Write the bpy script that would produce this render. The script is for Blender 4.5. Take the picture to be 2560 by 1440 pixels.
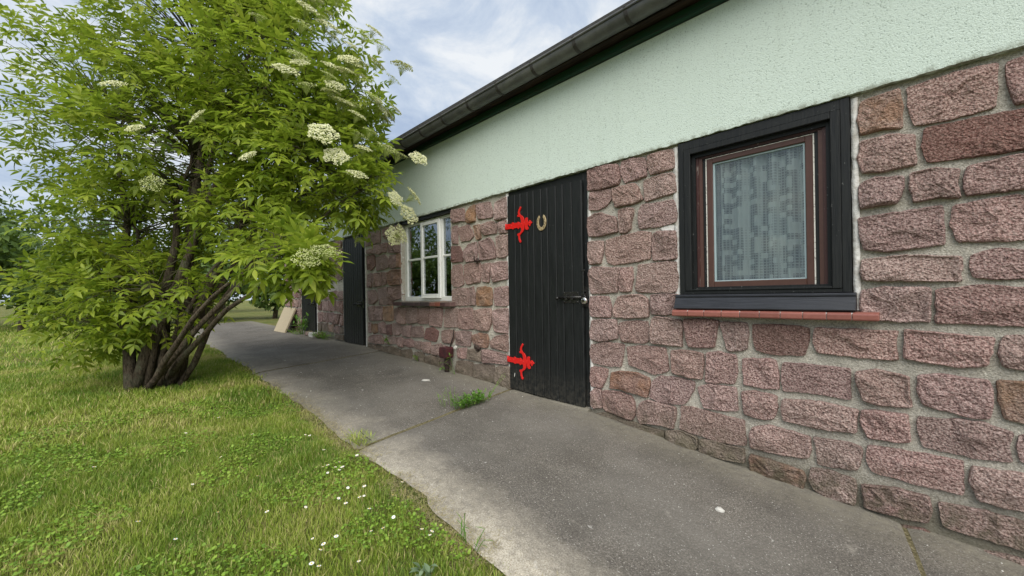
import bpy, bmesh, math, random
import numpy as np
from mathutils import Vector, Matrix, noise, Quaternion
from mathutils.geometry import tessellate_polygon

for _o in list(bpy.data.objects):
    bpy.data.objects.remove(_o, do_unlink=True)
scene = bpy.context.scene
C = scene.collection
PI = math.pi
rnd = random.Random(7)
nrs = np.random.RandomState(11)

# ------------------------------------------------------------------ camera
# world: x along the wall (right +), y into the wall, z up, eye level z = 0, wall face y = 0
CAM = Vector((0.0, -2.6, 0.0))
TH = math.radians(44.011)
ROLL = 0.0155
Fv = Vector((-math.cos(TH), math.sin(TH), 0)); Rv = Vector((math.sin(TH), math.cos(TH), 0)); Uv = Vector((0, 0, 1))
Xc = Rv * math.cos(ROLL) - Uv * math.sin(ROLL)
Yc = Rv * math.sin(ROLL) + Uv * math.cos(ROLL)
Zc = -Fv
cd = bpy.data.cameras.new('camera'); cam = bpy.data.objects.new('camera', cd); C.objects.link(cam)
cam.matrix_world = Matrix(((Xc.x, Yc.x, Zc.x, CAM.x), (Xc.y, Yc.y, Zc.y, CAM.y), (Xc.z, Yc.z, Zc.z, CAM.z), (0, 0, 0, 1)))
cd.sensor_fit = 'HORIZONTAL'; cd.sensor_width = 36.0; cd.lens = 36.0 * 1020.0 / 2560.0
cd.shift_y = 17.73 / 2560.0
cd.clip_start = 0.05; cd.clip_end = 600.0
scene.camera = cam

# ------------------------------------------------------------------ sky, sun, exposure
SUN_EL, SUN_AZ = math.radians(46), math.radians(133)      # azimuth measured from +y clockwise
world = bpy.data.worlds.new('World'); scene.world = world; world.use_nodes = True
wt = world.node_tree; wt.nodes.clear()
def wn(t, **k):
    n = wt.nodes.new(t)
    for a, b in k.items(): setattr(n, a, b)
    return n
sky = wn('ShaderNodeTexSky'); sky.sky_type = 'NISHITA'; sky.sun_disc = False
sky.sun_elevation = SUN_EL; sky.sun_rotation = SUN_AZ
bg1 = wn('ShaderNodeBackground'); bg1.inputs[1].default_value = 0.05
wt.links.new(sky.outputs[0], bg1.inputs[0])
tc = wn('ShaderNodeTexCoord')
sep = wn('ShaderNodeSeparateXYZ'); wt.links.new(tc.outputs['Generated'], sep.inputs[0])
az = wn('ShaderNodeMath', operation='ABSOLUTE'); wt.links.new(sep.outputs[2], az.inputs[0])
ad = wn('ShaderNodeMath', operation='ADD'); ad.inputs[1].default_value = 0.30; wt.links.new(az.outputs[0], ad.inputs[0])
inv = wn('ShaderNodeMath', operation='DIVIDE'); inv.inputs[0].default_value = 1.0; wt.links.new(ad.outputs[0], inv.inputs[1])
vs = wn('ShaderNodeVectorMath', operation='SCALE'); wt.links.new(tc.outputs['Generated'], vs.inputs[0]); wt.links.new(inv.outputs[0], vs.inputs[3])
n1 = wn('ShaderNodeTexNoise'); n1.inputs['Scale'].default_value = 1.7; n1.inputs['Detail'].default_value = 7; n1.inputs['Roughness'].default_value = .55; n1.inputs['Distortion'].default_value = .15
wt.links.new(vs.outputs[0], n1.inputs['Vector'])
n2 = wn('ShaderNodeTexNoise'); n2.inputs['Scale'].default_value = 4.2; n2.inputs['Detail'].default_value = 8; n2.inputs['Roughness'].default_value = .62; n2.inputs['Distortion'].default_value = .35
wt.links.new(vs.outputs[0], n2.inputs['Vector'])
mxn = wn('ShaderNodeMix'); mxn.data_type = 'FLOAT'; mxn.inputs[0].default_value = .58
wt.links.new(n1.outputs[0], mxn.inputs[2]); wt.links.new(n2.outputs[0], mxn.inputs[3])
cr = wn('ShaderNodeValToRGB'); e = cr.color_ramp.elements
e[0].position = .40; e[0].color = (.44, .54, .71, 1)
e[1].position = .61; e[1].color = (.90, .93, .96, 1)
m_ = e.new(.50); m_.color = (.60, .69, .82, 1)
wt.links.new(mxn.outputs[0], cr.inputs[0])
bg2 = wn('ShaderNodeBackground'); bg2.inputs[1].default_value = .385; wt.links.new(cr.outputs[0], bg2.inputs[0])
mxs = wn('ShaderNodeMixShader'); mxs.inputs[0].default_value = .92
wo = wn('ShaderNodeOutputWorld')
wt.links.new(bg1.outputs[0], mxs.inputs[1]); wt.links.new(bg2.outputs[0], mxs.inputs[2]); wt.links.new(mxs.outputs[0], wo.inputs[0])

sd = bpy.data.lights.new('sun', 'SUN'); sd.energy = 1.5; sd.angle = math.radians(60); sd.color = (1.0, .96, .89)
sun = bpy.data.objects.new('sun', sd); C.objects.link(sun)
sdir = Vector((math.sin(SUN_AZ) * math.cos(SUN_EL), math.cos(SUN_AZ) * math.cos(SUN_EL), math.sin(SUN_EL)))
sun.rotation_euler = sdir.to_track_quat('Z', 'Y').to_euler(); sun.location = (0, -6, 8)
vsx = scene.view_settings
vsx.view_transform = 'Standard'; vsx.look = 'None'; vsx.gamma = 1.0; vsx.use_curve_mapping = False
vsx.exposure = 1.42

# ------------------------------------------------------------------ material helpers
class NT:
    def __init__(s, name):
        s.m = bpy.data.materials.new(name); s.m.use_nodes = True; s.t = s.m.node_tree; s.t.nodes.clear()
        s.out = s.n('ShaderNodeOutputMaterial')
        s.geo = s.n('ShaderNodeNewGeometry'); s.pos = s.geo.outputs['Position']
    def n(s, ty, **k):
        x = s.t.nodes.new(ty)
        for a, b in k.items(): setattr(x, a, b)
        return x
    def put(s, sock, v):
        if hasattr(v, 'links'): s.t.links.new(v, sock)
        else:
            if isinstance(v, tuple) and len(v) == 3 and sock.type == 'RGBA': v = v + (1,)
            sock.default_value = v
    def noise(s, scale, detail=4, rough=.55, dist=0, vec=None, out=0, sc=None):
        x = s.n('ShaderNodeTexNoise'); x.inputs['Scale'].default_value = scale; x.inputs['Detail'].default_value = detail
        x.inputs['Roughness'].default_value = rough; x.inputs['Distortion'].default_value = dist
        v = vec or s.pos
        if sc:
            q = s.n('ShaderNodeVectorMath', operation='MULTIPLY'); s.put(q.inputs[0], v); q.inputs[1].default_value = sc; v = q.outputs[0]
        s.put(x.inputs['Vector'], v); return x.outputs[out]
    def vor(s, scale, feature='F1', out='Distance', rand=1.0, vec=None):
        x = s.n('ShaderNodeTexVoronoi'); x.feature = feature; x.inputs['Scale'].default_value = scale; x.inputs['Randomness'].default_value = rand
        s.put(x.inputs['Vector'], vec or s.pos); return x.outputs[out]
    def ramp(s, f, stops, interp='LINEAR'):
        x = s.n('ShaderNodeValToRGB'); x.color_ramp.interpolation = interp; e = x.color_ramp.elements
        while len(e) < len(stops): e.new(.5)
        for el, (p, c) in zip(e, stops):
            el.position = p; el.color = (c, c, c, 1) if not isinstance(c, tuple) else c + (1,)
        s.put(x.inputs[0], f); return x.outputs[0]
    def mix(s, f, a, b, mode='MIX'):
        x = s.n('ShaderNodeMix'); x.data_type = 'RGBA'; x.blend_type = mode
        s.put(x.inputs[0], f); s.put(x.inputs[6], a); s.put(x.inputs[7], b); return x.outputs[2]
    def math(s, op, a, b=0.0, clamp=False):
        x = s.n('ShaderNodeMath', operation=op); x.use_clamp = clamp; s.put(x.inputs[0], a); s.put(x.inputs[1], b); return x.outputs[0]
    def mapr(s, v, a, b, c=0.0, d=1.0):
        x = s.n('ShaderNodeMapRange'); s.put(x.inputs[0], v); x.inputs[1].default_value = a; x.inputs[2].default_value = b; x.inputs[3].default_value = c; x.inputs[4].default_value = d
        return x.outputs[0]
    def axis(s, i):
        if not hasattr(s, '_sx'):
            s._sx = s.n('ShaderNodeSeparateXYZ'); s.put(s._sx.inputs[0], s.pos)
        return s._sx.outputs[i]
    def bump(s, h, strength=.5, dist=.01, nrm=None):
        x = s.n('ShaderNodeBump'); x.inputs['Strength'].default_value = strength; x.inputs['Distance'].default_value = dist
        s.put(x.inputs['Height'], h)
        if nrm: s.put(x.inputs['Normal'], nrm)
        return x.outputs[0]
    def rand(s): return s.n('ShaderNodeObjectInfo').outputs['Random']
    def attr(s, a, o='Fac'): 
        x = s.n('ShaderNodeAttribute'); x.attribute_name = a; return x.outputs[o]
    def hsv(s, col, h=.5, sat=1., v=1.):
        x = s.n('ShaderNodeHueSaturation'); s.put(x.inputs['Hue'], h); s.put(x.inputs['Saturation'], sat); s.put(x.inputs['Value'], v); s.put(x.inputs['Color'], col); return x.outputs[0]
    def bsdf(s, col, rough=.8, nrm=None, metal=0.0, spec=.5, **k):
        x = s.n('ShaderNodeBsdfPrincipled'); s.put(x.inputs['Base Color'], col); s.put(x.inputs['Roughness'], rough); s.put(x.inputs['Metallic'], metal)
        s.put(x.inputs['Specular IOR Level'], spec)
        if nrm: s.put(x.inputs['Normal'], nrm)
        for a, b in k.items(): s.put(x.inputs[a], b)
        s.t.links.new(x.outputs[0], s.out.inputs[0]); return x
    def surf(s, sh): s.t.links.new(sh, s.out.inputs[0])

M = {}
def stone_mat(name, base, dark, pale, stain=None, grime=0.0):
    t = NT(name)
    r = t.rand()
    g1 = t.noise(110, 4, .72); g2 = t.vor(115); big = t.noise(7, 4, .6)
    c = t.ramp(g1, [(.36, dark), (.47, base), (.58, pale)])
    spk = t.ramp(t.noise(330, 2, .5), [(.60, 0.0), (.70, 1.0)])
    c = t.mix(t.math('MULTIPLY', spk, .55), c, (.62, .52, .46))
    dk = t.ramp(t.noise(210, 2, .5), [(.30, 1.0), (.38, 0.0)])
    c = t.mix(t.math('MULTIPLY', dk, .6), c, (.08, .05, .045))
    c = t.mix(t.mapr(big, .35, .7, 0, .40), c, (.21, .135, .115))
    if stain:
        c = t.mix(t.ramp(t.noise(9, 4, .6), [(.42, 0.0), (.60, .6)]), c, stain)
    v = t.mapr(r, 0, 1, .86, 1.12); h = t.mapr(t.math('FRACT', t.math('MULTIPLY', r, 17.3)), 0, 1, .494, .508)
    c = t.hsv(c, h, t.mapr(t.math('FRACT', t.math('MULTIPLY', r, 7.7)), 0, 1, .90, 1.07), v)
    # splash dirt and algae close to the ground (height above the sloping path)
    gz = t.math('ADD', t.math('MULTIPLY', t.axis(0), .047), t.axis(2))
    dirt = t.math('MULTIPLY', t.mapr(gz, -1.02, -.80, 1, 0), t.ramp(t.noise(14, 5, .65), [(.35, .1), (.6, 1.0)]))
    c = t.mix(t.math('MULTIPLY', dirt, .75, True), c, (.10, .095, .055))
    if grime: c = t.mix(grime, c, (.15, .13, .085))
    hgt = t.math('ADD', t.math('MULTIPLY', g1, .5), t.math('ADD', t.math('MULTIPLY', t.noise(45, 5, .65), 1.0), t.math('MULTIPLY', g2, .4)))
    t.bsdf(c, .85, t.bump(hgt, 1.0, .02), spec=.25)
    M[name] = t.m
stone_mat('stone_pink', (.335, .206, .180), (.075, .042, .036), (.57, .415, .37))
stone_mat('stone_orange', (.38, .22, .14), (.14, .075, .05), (.52, .37, .27), (.34, .175, .085))
stone_mat('stone_red', (.21, .10, .085), (.08, .035, .03), (.36, .22, .19))
stone_mat('stone_base', (.28, .205, .17), (.10, .07, .055), (.45, .36, .30), None, .35)
stone_mat('stone_rust', (.33, .20, .155), (.12, .065, .05), (.52, .37, .30), (.30, .165, .095))
SK = ['stone_pink', 'stone_orange', 'stone_red', 'stone_base', 'stone_rust']

t = NT('mortar')
c = t.ramp(t.noise(120, 4, .7), [(.32, (.30, .275, .225)), (.5, (.56, .52, .44)), (.66, (.74, .70, .60))])
c = t.mix(t.ramp(t.noise(5, 4, .6), [(.45, 0.0), (.68, .45)]), c, (.30, .285, .24))
gz = t.math('ADD', t.math('MULTIPLY', t.axis(0), .047), t.axis(2))
c = t.mix(t.math('MULTIPLY', t.mapr(gz, -1.03, -.85, 1, 0), .75, True), c, (.11, .10, .065))
t.bsdf(c, .95, t.bump(t.math('ADD', t.noise(130, 4, .7), t.math('MULTIPLY', t.noise(25, 4, .6), 1.5)), .9, .015), spec=.1); M['mortar'] = t.m

t = NT('edge_paint')
c = t.mix(t.ramp(t.noise(22, 5, .65), [(.45, 0.0), (.68, .8)]), (.74, .72, .68), (.42, .38, .32))
t.bsdf(c, .9, t.bump(t.noise(60, 5, .6), .7, .01), spec=.2); M['edge_paint'] = t.m

t = NT('plaster')
pn = t.noise(150, 3, .6, .5); pit = t.ramp(pn, [(.36, 1.0), (.41, 0.0)])
c = t.mix(t.noise(1.3, 4, .6), (.635, .73, .645), (.695, .785, .70))
st = t.ramp(t.noise(2.2, 5, .65, 0, None, 0, (6, 1, .35)), [(.50, 0.0), (.80, .18)])
c = t.mix(st, c, (.45, .52, .42))
c = t.mix(t.math('MULTIPLY', pit, .6), c, (.22, .27, .23))
c = t.mix(t.math('MULTIPLY', t.mapr(t.axis(2), .985, .957, 0, 1), t.ramp(t.noise(30, 4, .6), [(.4, 0.0), (.6, .7)])), c, (.16, .16, .10))
t.bsdf(c, .93, t.bump(t.math('ADD', pn, t.math('MULTIPLY', t.noise(300, 3, .6), .35)), .55, .008), spec=.15); M['plaster'] = t.m

t = NT('black_wood')
gr = t.noise(6, 6, .6, .3, None, 0, (22, 8, 1.2))
c = t.mix(t.ramp(gr, [(.4, 0.0), (.75, .7)]), (.0075, .0085, .0085), (.021, .023, .022))
c = t.mix(t.ramp(t.noise(75, 2, .4), [(.73, 0.0), (.76, .35)]), c, (.3, .3, .28))
gz = t.math('ADD', t.math('MULTIPLY', t.axis(0), .047), t.axis(2))
c = t.mix(t.math('MULTIPLY', t.mapr(gz, -.98, -.70, .5, 0), t.ramp(t.noise(45, 5, .7), [(.42, 0.0), (.66, 1.0)]), True), c, (.10, .09, .07))
t.bsdf(c, t.mapr(gr, .3, .7, .40, .66), t.bump(gr, .5, .004), spec=.32); M['black_wood'] = t.m

t = NT('dark_board')
gr = t.noise(5, 6, .65, .4, None, 0, (1.2, 14, 14))
c = t.mix(t.ramp(gr, [(.42, 0.0), (.62, 1.0)]), (.014, .010, .008), (.05, .030, .020))
t.bsdf(c, .75, t.bump(gr, .4, .006), spec=.2); M['dark_board'] = t.m
t = NT('green_board')
gr = t.noise(5, 6, .65, .6, None, 0, (1.6, 12, 12))
c = t.mix(t.ramp(gr, [(.45, 0.0), (.66, .9)]), (.010, .052, .030), (.026, .028, .020))
c = t.mix(t.ramp(t.noise(14, 4, .6), [(.70, 0.0), (.74, .8)]), c, (.35, .33, .26))
t.bsdf(c, .6, t.bump(gr, .5, .006), spec=.3); M['green_board'] = t.m

t = NT('zinc')
a = t.noise(6, 5, .65, .5); b = t.noise(40, 4, .6, 0, None, 0, (.6, 1, 1))
c = t.mix(t.ramp(a, [(.38, 0.0), (.66, 1.0)]), (.085, .087, .086), (.155, .155, .145))
c = t.mix(t.ramp(t.noise(17, 4, .6), [(.66, 0.0), (.74, .6)]), c, (.20, .20, .17))
t.bsdf(c, t.mapr(a, .3, .7, .38, .6), t.bump(b, .2, .004), metal=.15, spec=.5); M['zinc'] = t.m
t = NT('zinc_strap')
t.bsdf(t.mix(t.noise(60, 4, .6), (.03, .03, .03), (.085, .075, .065)), .6, metal=.35); M['zinc_strap'] = t.m

t = NT('red_paint')
t.bsdf(t.mix(t.ramp(t.noise(95, 4, .7), [(.66, 0.0), (.70, .85)]), t.mix(t.noise(60, 3), (.56, .010, .009), (.76, .020, .016)), (.10, .012, .008)), .32, t.bump(t.noise(160, 3), .35, .002), spec=.5); M['red_paint'] = t.m
t = NT('bronze')
t.bsdf(t.ramp(t.noise(70, 5, .65), [(.35, (.22, .15, .07)), (.52, (.46, .35, .19)), (.68, (.62, .52, .33))]), .5, t.bump(t.noise(120, 4), .5, .003), metal=.25); M['bronze'] = t.m
t = NT('nail_hole'); t.bsdf((.025, .018, .01), .8); M['nail_hole'] = t.m
t = NT('black_iron'); t.bsdf(t.mix(t.noise(90, 4), (.010, .010, .010), (.045, .042, .038)), .27, t.bump(t.noise(120, 4), .5, .002), metal=.3); M['black_iron'] = t.m
t = NT('rust_iron'); t.bsdf(t.mix(t.noise(90, 4), (.018, .013, .011), (.06, .034, .024)), .8, t.bump(t.noise(120, 4), .6, .003)); M['rust_iron'] = t.m
t = NT('chrome'); t.bsdf((.62, .60, .57), t.mapr(t.noise(70, 3), .3, .7, .16, .34), metal=1.0); M['chrome'] = t.m
t = NT('box_paint')
t.bsdf(t.mix(t.ramp(t.noise(30, 5, .65), [(.42, 0.0), (.6, 1.0)]), (.085, .022, .025), (.040, .016, .016)), .5, t.bump(t.noise(70, 4), .5, .004), spec=.4); M['box_paint'] = t.m
t = NT('white_paint')
c = t.mix(t.ramp(t.noise(26, 5, .65), [(.55, 0.0), (.72, .45)]), (.86, .86, .83), (.60, .56, .48))
t.bsdf(c, .5, t.bump(t.noise(50, 4), .3, .003), spec=.4); M['white_paint'] = t.m
t = NT('brown_paint')
t.bsdf(t.mix(t.noise(30, 4), (.065, .030, .022), (.10, .048, .035)), .42, spec=.4); M['brown_paint'] = t.m
t = NT('red_brown_paint')
c = t.mix(t.ramp(t.noise(30, 5, .7, 0, None, 0, (1, 1, .2)), [(.58, 0.0), (.66, .8)]), (.050, .015, .012), (.36, .30, .26))
t.bsdf(c, .55, t.bump(t.noise(60, 4), .5, .003)); M['red_brown_paint'] = t.m
t = NT('caulk'); t.bsdf(t.mix(t.ramp(t.noise(120, 3), [(.55, 0.0), (.66, .8)]), (.70, .67, .60), (.16, .13, .11)), .8); M['caulk'] = t.m
t = NT('gasket'); t.bsdf((.36, .46, .47), .4); M['gasket'] = t.m
t = NT('sill_black')
gr = t.noise(6, 6, .6, .3, None, 0, (1.2, 20, 20))
t.bsdf(t.mix(t.ramp(gr, [(.4, 0.0), (.75, .8)]), (.013, .014, .017), (.040, .042, .050)), .38, t.bump(gr, .35, .004), spec=.5); M['sill_black'] = t.m
t = NT('red_tile')
c = t.mix(t.noise(45, 4), (.21, .068, .052), (.33, .125, .095)); c = t.hsv(c, .5, 1, t.mapr(t.rand(), 0, 1, .8, 1.15))
t.bsdf(c, .32, t.bump(t.noise(80, 3), .25, .003), spec=.5); M['red_tile'] = t.m
def brick_mat(n, a, b):
    t = NT(n); c = t.mix(t.noise(60, 4), a, b); c = t.hsv(c, .5, t.mapr(t.rand(), 0, 1, .6, 1.1), t.mapr(t.rand(), 0, 1, .7, 1.3))
    # upward faces mixed to a paler, mottled grey-brown
    sx = t.n('ShaderNodeSeparateXYZ'); t.put(sx.inputs[0], t.geo.outputs['Normal'])
    c = t.mix(t.math('MULTIPLY', t.mapr(sx.outputs[2], .5, .9), t.ramp(t.noise(25, 4, .6), [(.3, .35), (.6, .95)])), c, (.22, .20, .15))
    t.bsdf(c, .7, t.bump(t.noise(90, 4), .6, .005)); M[n] = t.m
brick_mat('sill_brick', (.040, .020, .020), (.085, .040, .036)); brick_mat('sill_brick_red', (.15, .045, .03), (.24, .075, .045))

def glass_mat(nm, k, tc_=(.80, .84, .83, 1)):
    t = NT(nm)
    fr = t.n('ShaderNodeFresnel'); fr.inputs[0].default_value = 1.5
    nb = t.bump(t.noise(2.5, 2), .03, .02)
    gl = t.n('ShaderNodeBsdfGlossy'); gl.inputs['Roughness'].default_value = .01; gl.inputs[0].default_value = (.9, .95, .95, 1); t.put(gl.inputs['Normal'], nb)
    tr = t.n('ShaderNodeBsdfTransparent'); tr.inputs[0].default_value = tc_
    mx = t.n('ShaderNodeMixShader'); t.put(mx.inputs[0], t.math('MULTIPLY', fr.outputs[0], k, True)); t.t.links.new(tr.outputs[0], mx.inputs[1]); t.t.links.new(gl.outputs[0], mx.inputs[2])
    t.surf(mx.outputs[0]); M[nm] = t.m
glass_mat('glass', 4.2); glass_mat('glass_clear', 1.4, (.95, .97, .96, 1))

t = NT('lace')
uvx = t.axis(0); uvz = t.axis(2)
def gridline(v, per, w):
    f_ = t.math('FRACT', t.math('MULTIPLY', v, 1.0 / per)); return t.math('LESS_THAN', t.math('ABSOLUTE', t.math('SUBTRACT', f_, .5)), w)
lines = t.math('MAXIMUM', gridline(uvx, .016, .16), gridline(uvz, .016, .16))
fine = t.math('MAXIMUM', gridline(uvx, .0044, .22), gridline(uvz, .0044, .22))
cell = t.n('ShaderNodeTexWhiteNoise'); cell.noise_dimensions = '3D'
fl = t.n('ShaderNodeVectorMath', operation='FLOOR'); sc_ = t.n('ShaderNodeVectorMath', operation='MULTIPLY'); t.put(sc_.inputs[0], t.pos); sc_.inputs[1].default_value = (31.25, 0, 31.25)
t.t.links.new(sc_.outputs[0], fl.inputs[0]); t.t.links.new(fl.outputs[0], cell.inputs['Vector'])
solid = t.math('GREATER_THAN', cell.outputs[0], .64)
alpha = t.math('MAXIMUM', t.math('MAXIMUM', t.math('MULTIPLY', lines, .65), .28), t.math('MULTIPLY', solid, .9))
fold = t.math('MULTIPLY', t.ramp(t.noise(9, 2, .5, 0, None, 0, (3.2, 0, .12)), [(.46, 0.0), (.60, 1.0)]), .5)
alpha = t.math('ADD', alpha, fold, True)
df = t.n('ShaderNodeBsdfDiffuse'); df.inputs[0].default_value = (.86, .90, .86, 1)
tl = t.n('ShaderNodeBsdfTranslucent'); tl.inputs[0].default_value = (.86, .90, .86, 1)
m1 = t.n('ShaderNodeMixShader'); m1.inputs[0].default_value = .3; t.t.links.new(df.outputs[0], m1.inputs[1]); t.t.links.new(tl.outputs[0], m1.inputs[2])
tr = t.n('ShaderNodeBsdfTransparent'); m2 = t.n('ShaderNodeMixShader'); t.put(m2.inputs[0], alpha); t.t.links.new(tr.outputs[0], m2.inputs[1]); t.t.links.new(m1.outputs[0], m2.inputs[2])
t.surf(m2.outputs[0]); M['lace'] = t.m
t = NT('curtain_white'); t.bsdf((.62, .60, .54), .9); M['curtain_white'] = t.m

t = NT('concrete')
g1 = t.noise(125, 5, .8); g2 = t.noise(3.2, 5, .62, .3); g3 = t.noise(28, 5, .6)
c = t.ramp(g1, [(.30, (.032, .028, .023)), (.45, (.115, .103, .087)), (.58, (.21, .19, .162)), (.70, (.45, .415, .36))])
c = t.mix(t.ramp(g2, [(.36, 0.0), (.66, .5)]), c, (.066, .060, .052))
c = t.mix(t.ramp(t.noise(1.1, 4, .6), [(.42, 0.0), (.66, .5)]), c, (.22, .205, .18))
pale = t.ramp(t.noise(150, 1, .4), [(.70, 0.0), (.73, 1.0)])
c = t.mix(t.math('MULTIPLY', pale, .8), c, (.55, .53, .48))
wob = t.math('MULTIPLY', t.math('SUBTRACT', t.noise(2.4, 5, .65), .5), .55)
edge = t.mapr(t.math('ADD', t.axis(1), wob), -1.22, -1.52, 0, 1)
edge = t.math('MULTIPLY', edge, t.mapr(t.axis(0), -4.0, -1.2, .35, 1.0))
sand = t.ramp(t.noise(170, 4, .75), [(.33, (.24, .205, .15)), (.52, (.50, .45, .36)), (.68, (.68, .63, .53))])
c = t.mix(t.math('MULTIPLY', edge, t.ramp(g3, [(.25, .45), (.6, 1.0)]), True), c, sand)
wl = t.mapr(t.math('ADD', t.axis(1), t.math('MULTIPLY', wob, .55)), -.34, -.03, 0, 1)
c = t.mix(t.math('MULTIPLY', wl, t.ramp(g3, [(.30, .15), (.65, .85)]), True), c, (.235, .215, .165))
stn = t.ramp(t.noise(6.5, 5, .7), [(.66, 0.0), (.76, .6)])
c = t.mix(stn, c, (.36, .33, .28))
damp = t.ramp(t.noise(1.7, 5, .68, .4), [(.50, 0.0), (.70, .28)])
c = t.mix(damp, c, (.075, .069, .058))
lich = t.ramp(t.noise(11, 3, .5, .4), [(.735, 0.0), (.77, .7)])
c = t.mix(lich, c, (.62, .60, .55))
t.bsdf(c, .9, t.bump(t.math('ADD', t.math('MULTIPLY', g1, .6), g3), .55, .012), spec=.2); M['concrete'] = t.m
t = NT('soil')
c = t.ramp(t.noise(60, 6, .7), [(.32, (.07, .058, .03)), (.52, (.19, .165, .09)), (.70, (.36, .32, .20))])
t.bsdf(c, .95, t.bump(t.noise(80, 5, .7), .9, .02), spec=.1); M['soil'] = t.m
t = NT('lawn_soil')
c = t.ramp(t.noise(70, 6, .7), [(.32, (.08, .08, .025)), (.52, (.20, .19, .065)), (.70, (.36, .31, .14))])
c = t.mix(t.ramp(t.noise(1.5, 4), [(.4, 0.0), (.62, .7)]), c, (.085, .13, .025))
t.bsdf(c, .95, t.bump(t.noise(80, 5, .7), .9, .03), spec=.1); M['lawn_soil'] = t.m

def leaf_mat(n, a, b, c3, trans=.35, rough=.45):
    t = NT(n); tint = t.attr('tint')
    col = t.ramp(tint, [(.0, a), (.55, b), (1.0, c3)])
    p = t.bsdf(col, rough, spec=.35)
    tl = t.n('ShaderNodeBsdfTranslucent'); t.put(tl.inputs[0], t.mix(.5, col, (.30, .42, .05), 'MIX'))
    mx = t.n('ShaderNodeMixShader'); mx.inputs[0].default_value = trans
    t.t.links.new(p.outputs[0], mx.inputs[1]); t.t.links.new(tl.outputs[0], mx.inputs[2]); t.surf(mx.outputs[0]); M[n] = t.m
leaf_mat('elder_leaf', (.10, .17, .014), (.265, .345, .028), (.46, .51, .06), .48)
leaf_mat('far_leaf', (.04, .075, .016), (.09, .15, .03), (.17, .24, .05), .25, .6)
leaf_mat('grass', (.14, .24, .028), (.32, .40, .055), (.62, .52, .24), .30, .55)
leaf_mat('clover', (.11, .21, .03), (.22, .36, .04), (.36, .47, .08), .25, .5)
leaf_mat('weed', (.06, .16, .022), (.12, .28, .035), (.26, .38, .07), .3, .5)
leaf_mat('grey_leaf', (.10, .16, .08), (.18, .25, .14), (.28, .35, .22), .2, .6)
leaf_mat('floret', (.34, .40, .11), (.62, .62, .32), (.80, .78, .58), .2, .7)
leaf_mat('dry_grass', (.24, .19, .09), (.40, .33, .18), (.56, .48, .28), .2, .7)
t = NT('bark'); bk = t.noise(30, 6, .7, .6, None, 0, (2.2, 2.2, .5)); t.bsdf(t.mix(t.ramp(t.noise(9, 5, .65), [(.5, 0.0), (.68, .6)]), t.ramp(bk, [(.36, (.028, .021, .014)), (.62, (.16, .125, .09))]), (.17, .18, .12)), .95, t.bump(bk, 1.0, .02), spec=.1); M['bark'] = t.m
t = NT('twig'); t.bsdf(t.mix(t.noise(40, 3), (.045, .035, .02), (.10, .10, .04)), .8); M['twig'] = t.m
t = NT('petal'); t.bsdf((.82, .82, .80), .6); M['petal'] = t.m
t = NT('flower_centre'); t.bsdf((.70, .48, .03), .7); M['flower_centre'] = t.m
t = NT('chip_white'); t.bsdf(t.mix(t.noise(80, 4), (.45, .43, .38), (.70, .68, .63)), .9, t.bump(t.noise(60, 4), .6, .01)); M['chip_white'] = t.m
t = NT('pale_wood'); gr = t.noise(8, 5, .6, .3, None, 0, (12, 12, 1.5)); t.bsdf(t.mix(gr, (.34, .26, .15), (.60, .52, .37)), .8, t.bump(gr, .3, .004)); M['pale_wood'] = t.m
t = NT('grey_wood'); gr = t.noise(8, 5, .6, .3, None, 0, (12, 12, 1.5)); t.bsdf(t.mix(gr, (.10, .10, .09), (.22, .21, .19)), .85, t.bump(gr, .3, .004)); M['grey_wood'] = t.m
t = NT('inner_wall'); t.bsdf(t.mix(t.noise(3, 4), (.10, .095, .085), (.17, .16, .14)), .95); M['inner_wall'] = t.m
t = NT('roof_felt'); t.bsdf(t.mix(t.noise(30, 4), (.03, .03, .03), (.07, .068, .062)), .9, t.bump(t.noise(90, 4), .6, .01)); M['roof_felt'] = t.m
t = NT('bottle_glass'); t.bsdf((.45, .50, .48), .15, spec=.6); M['bottle_glass'] = t.m

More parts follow.
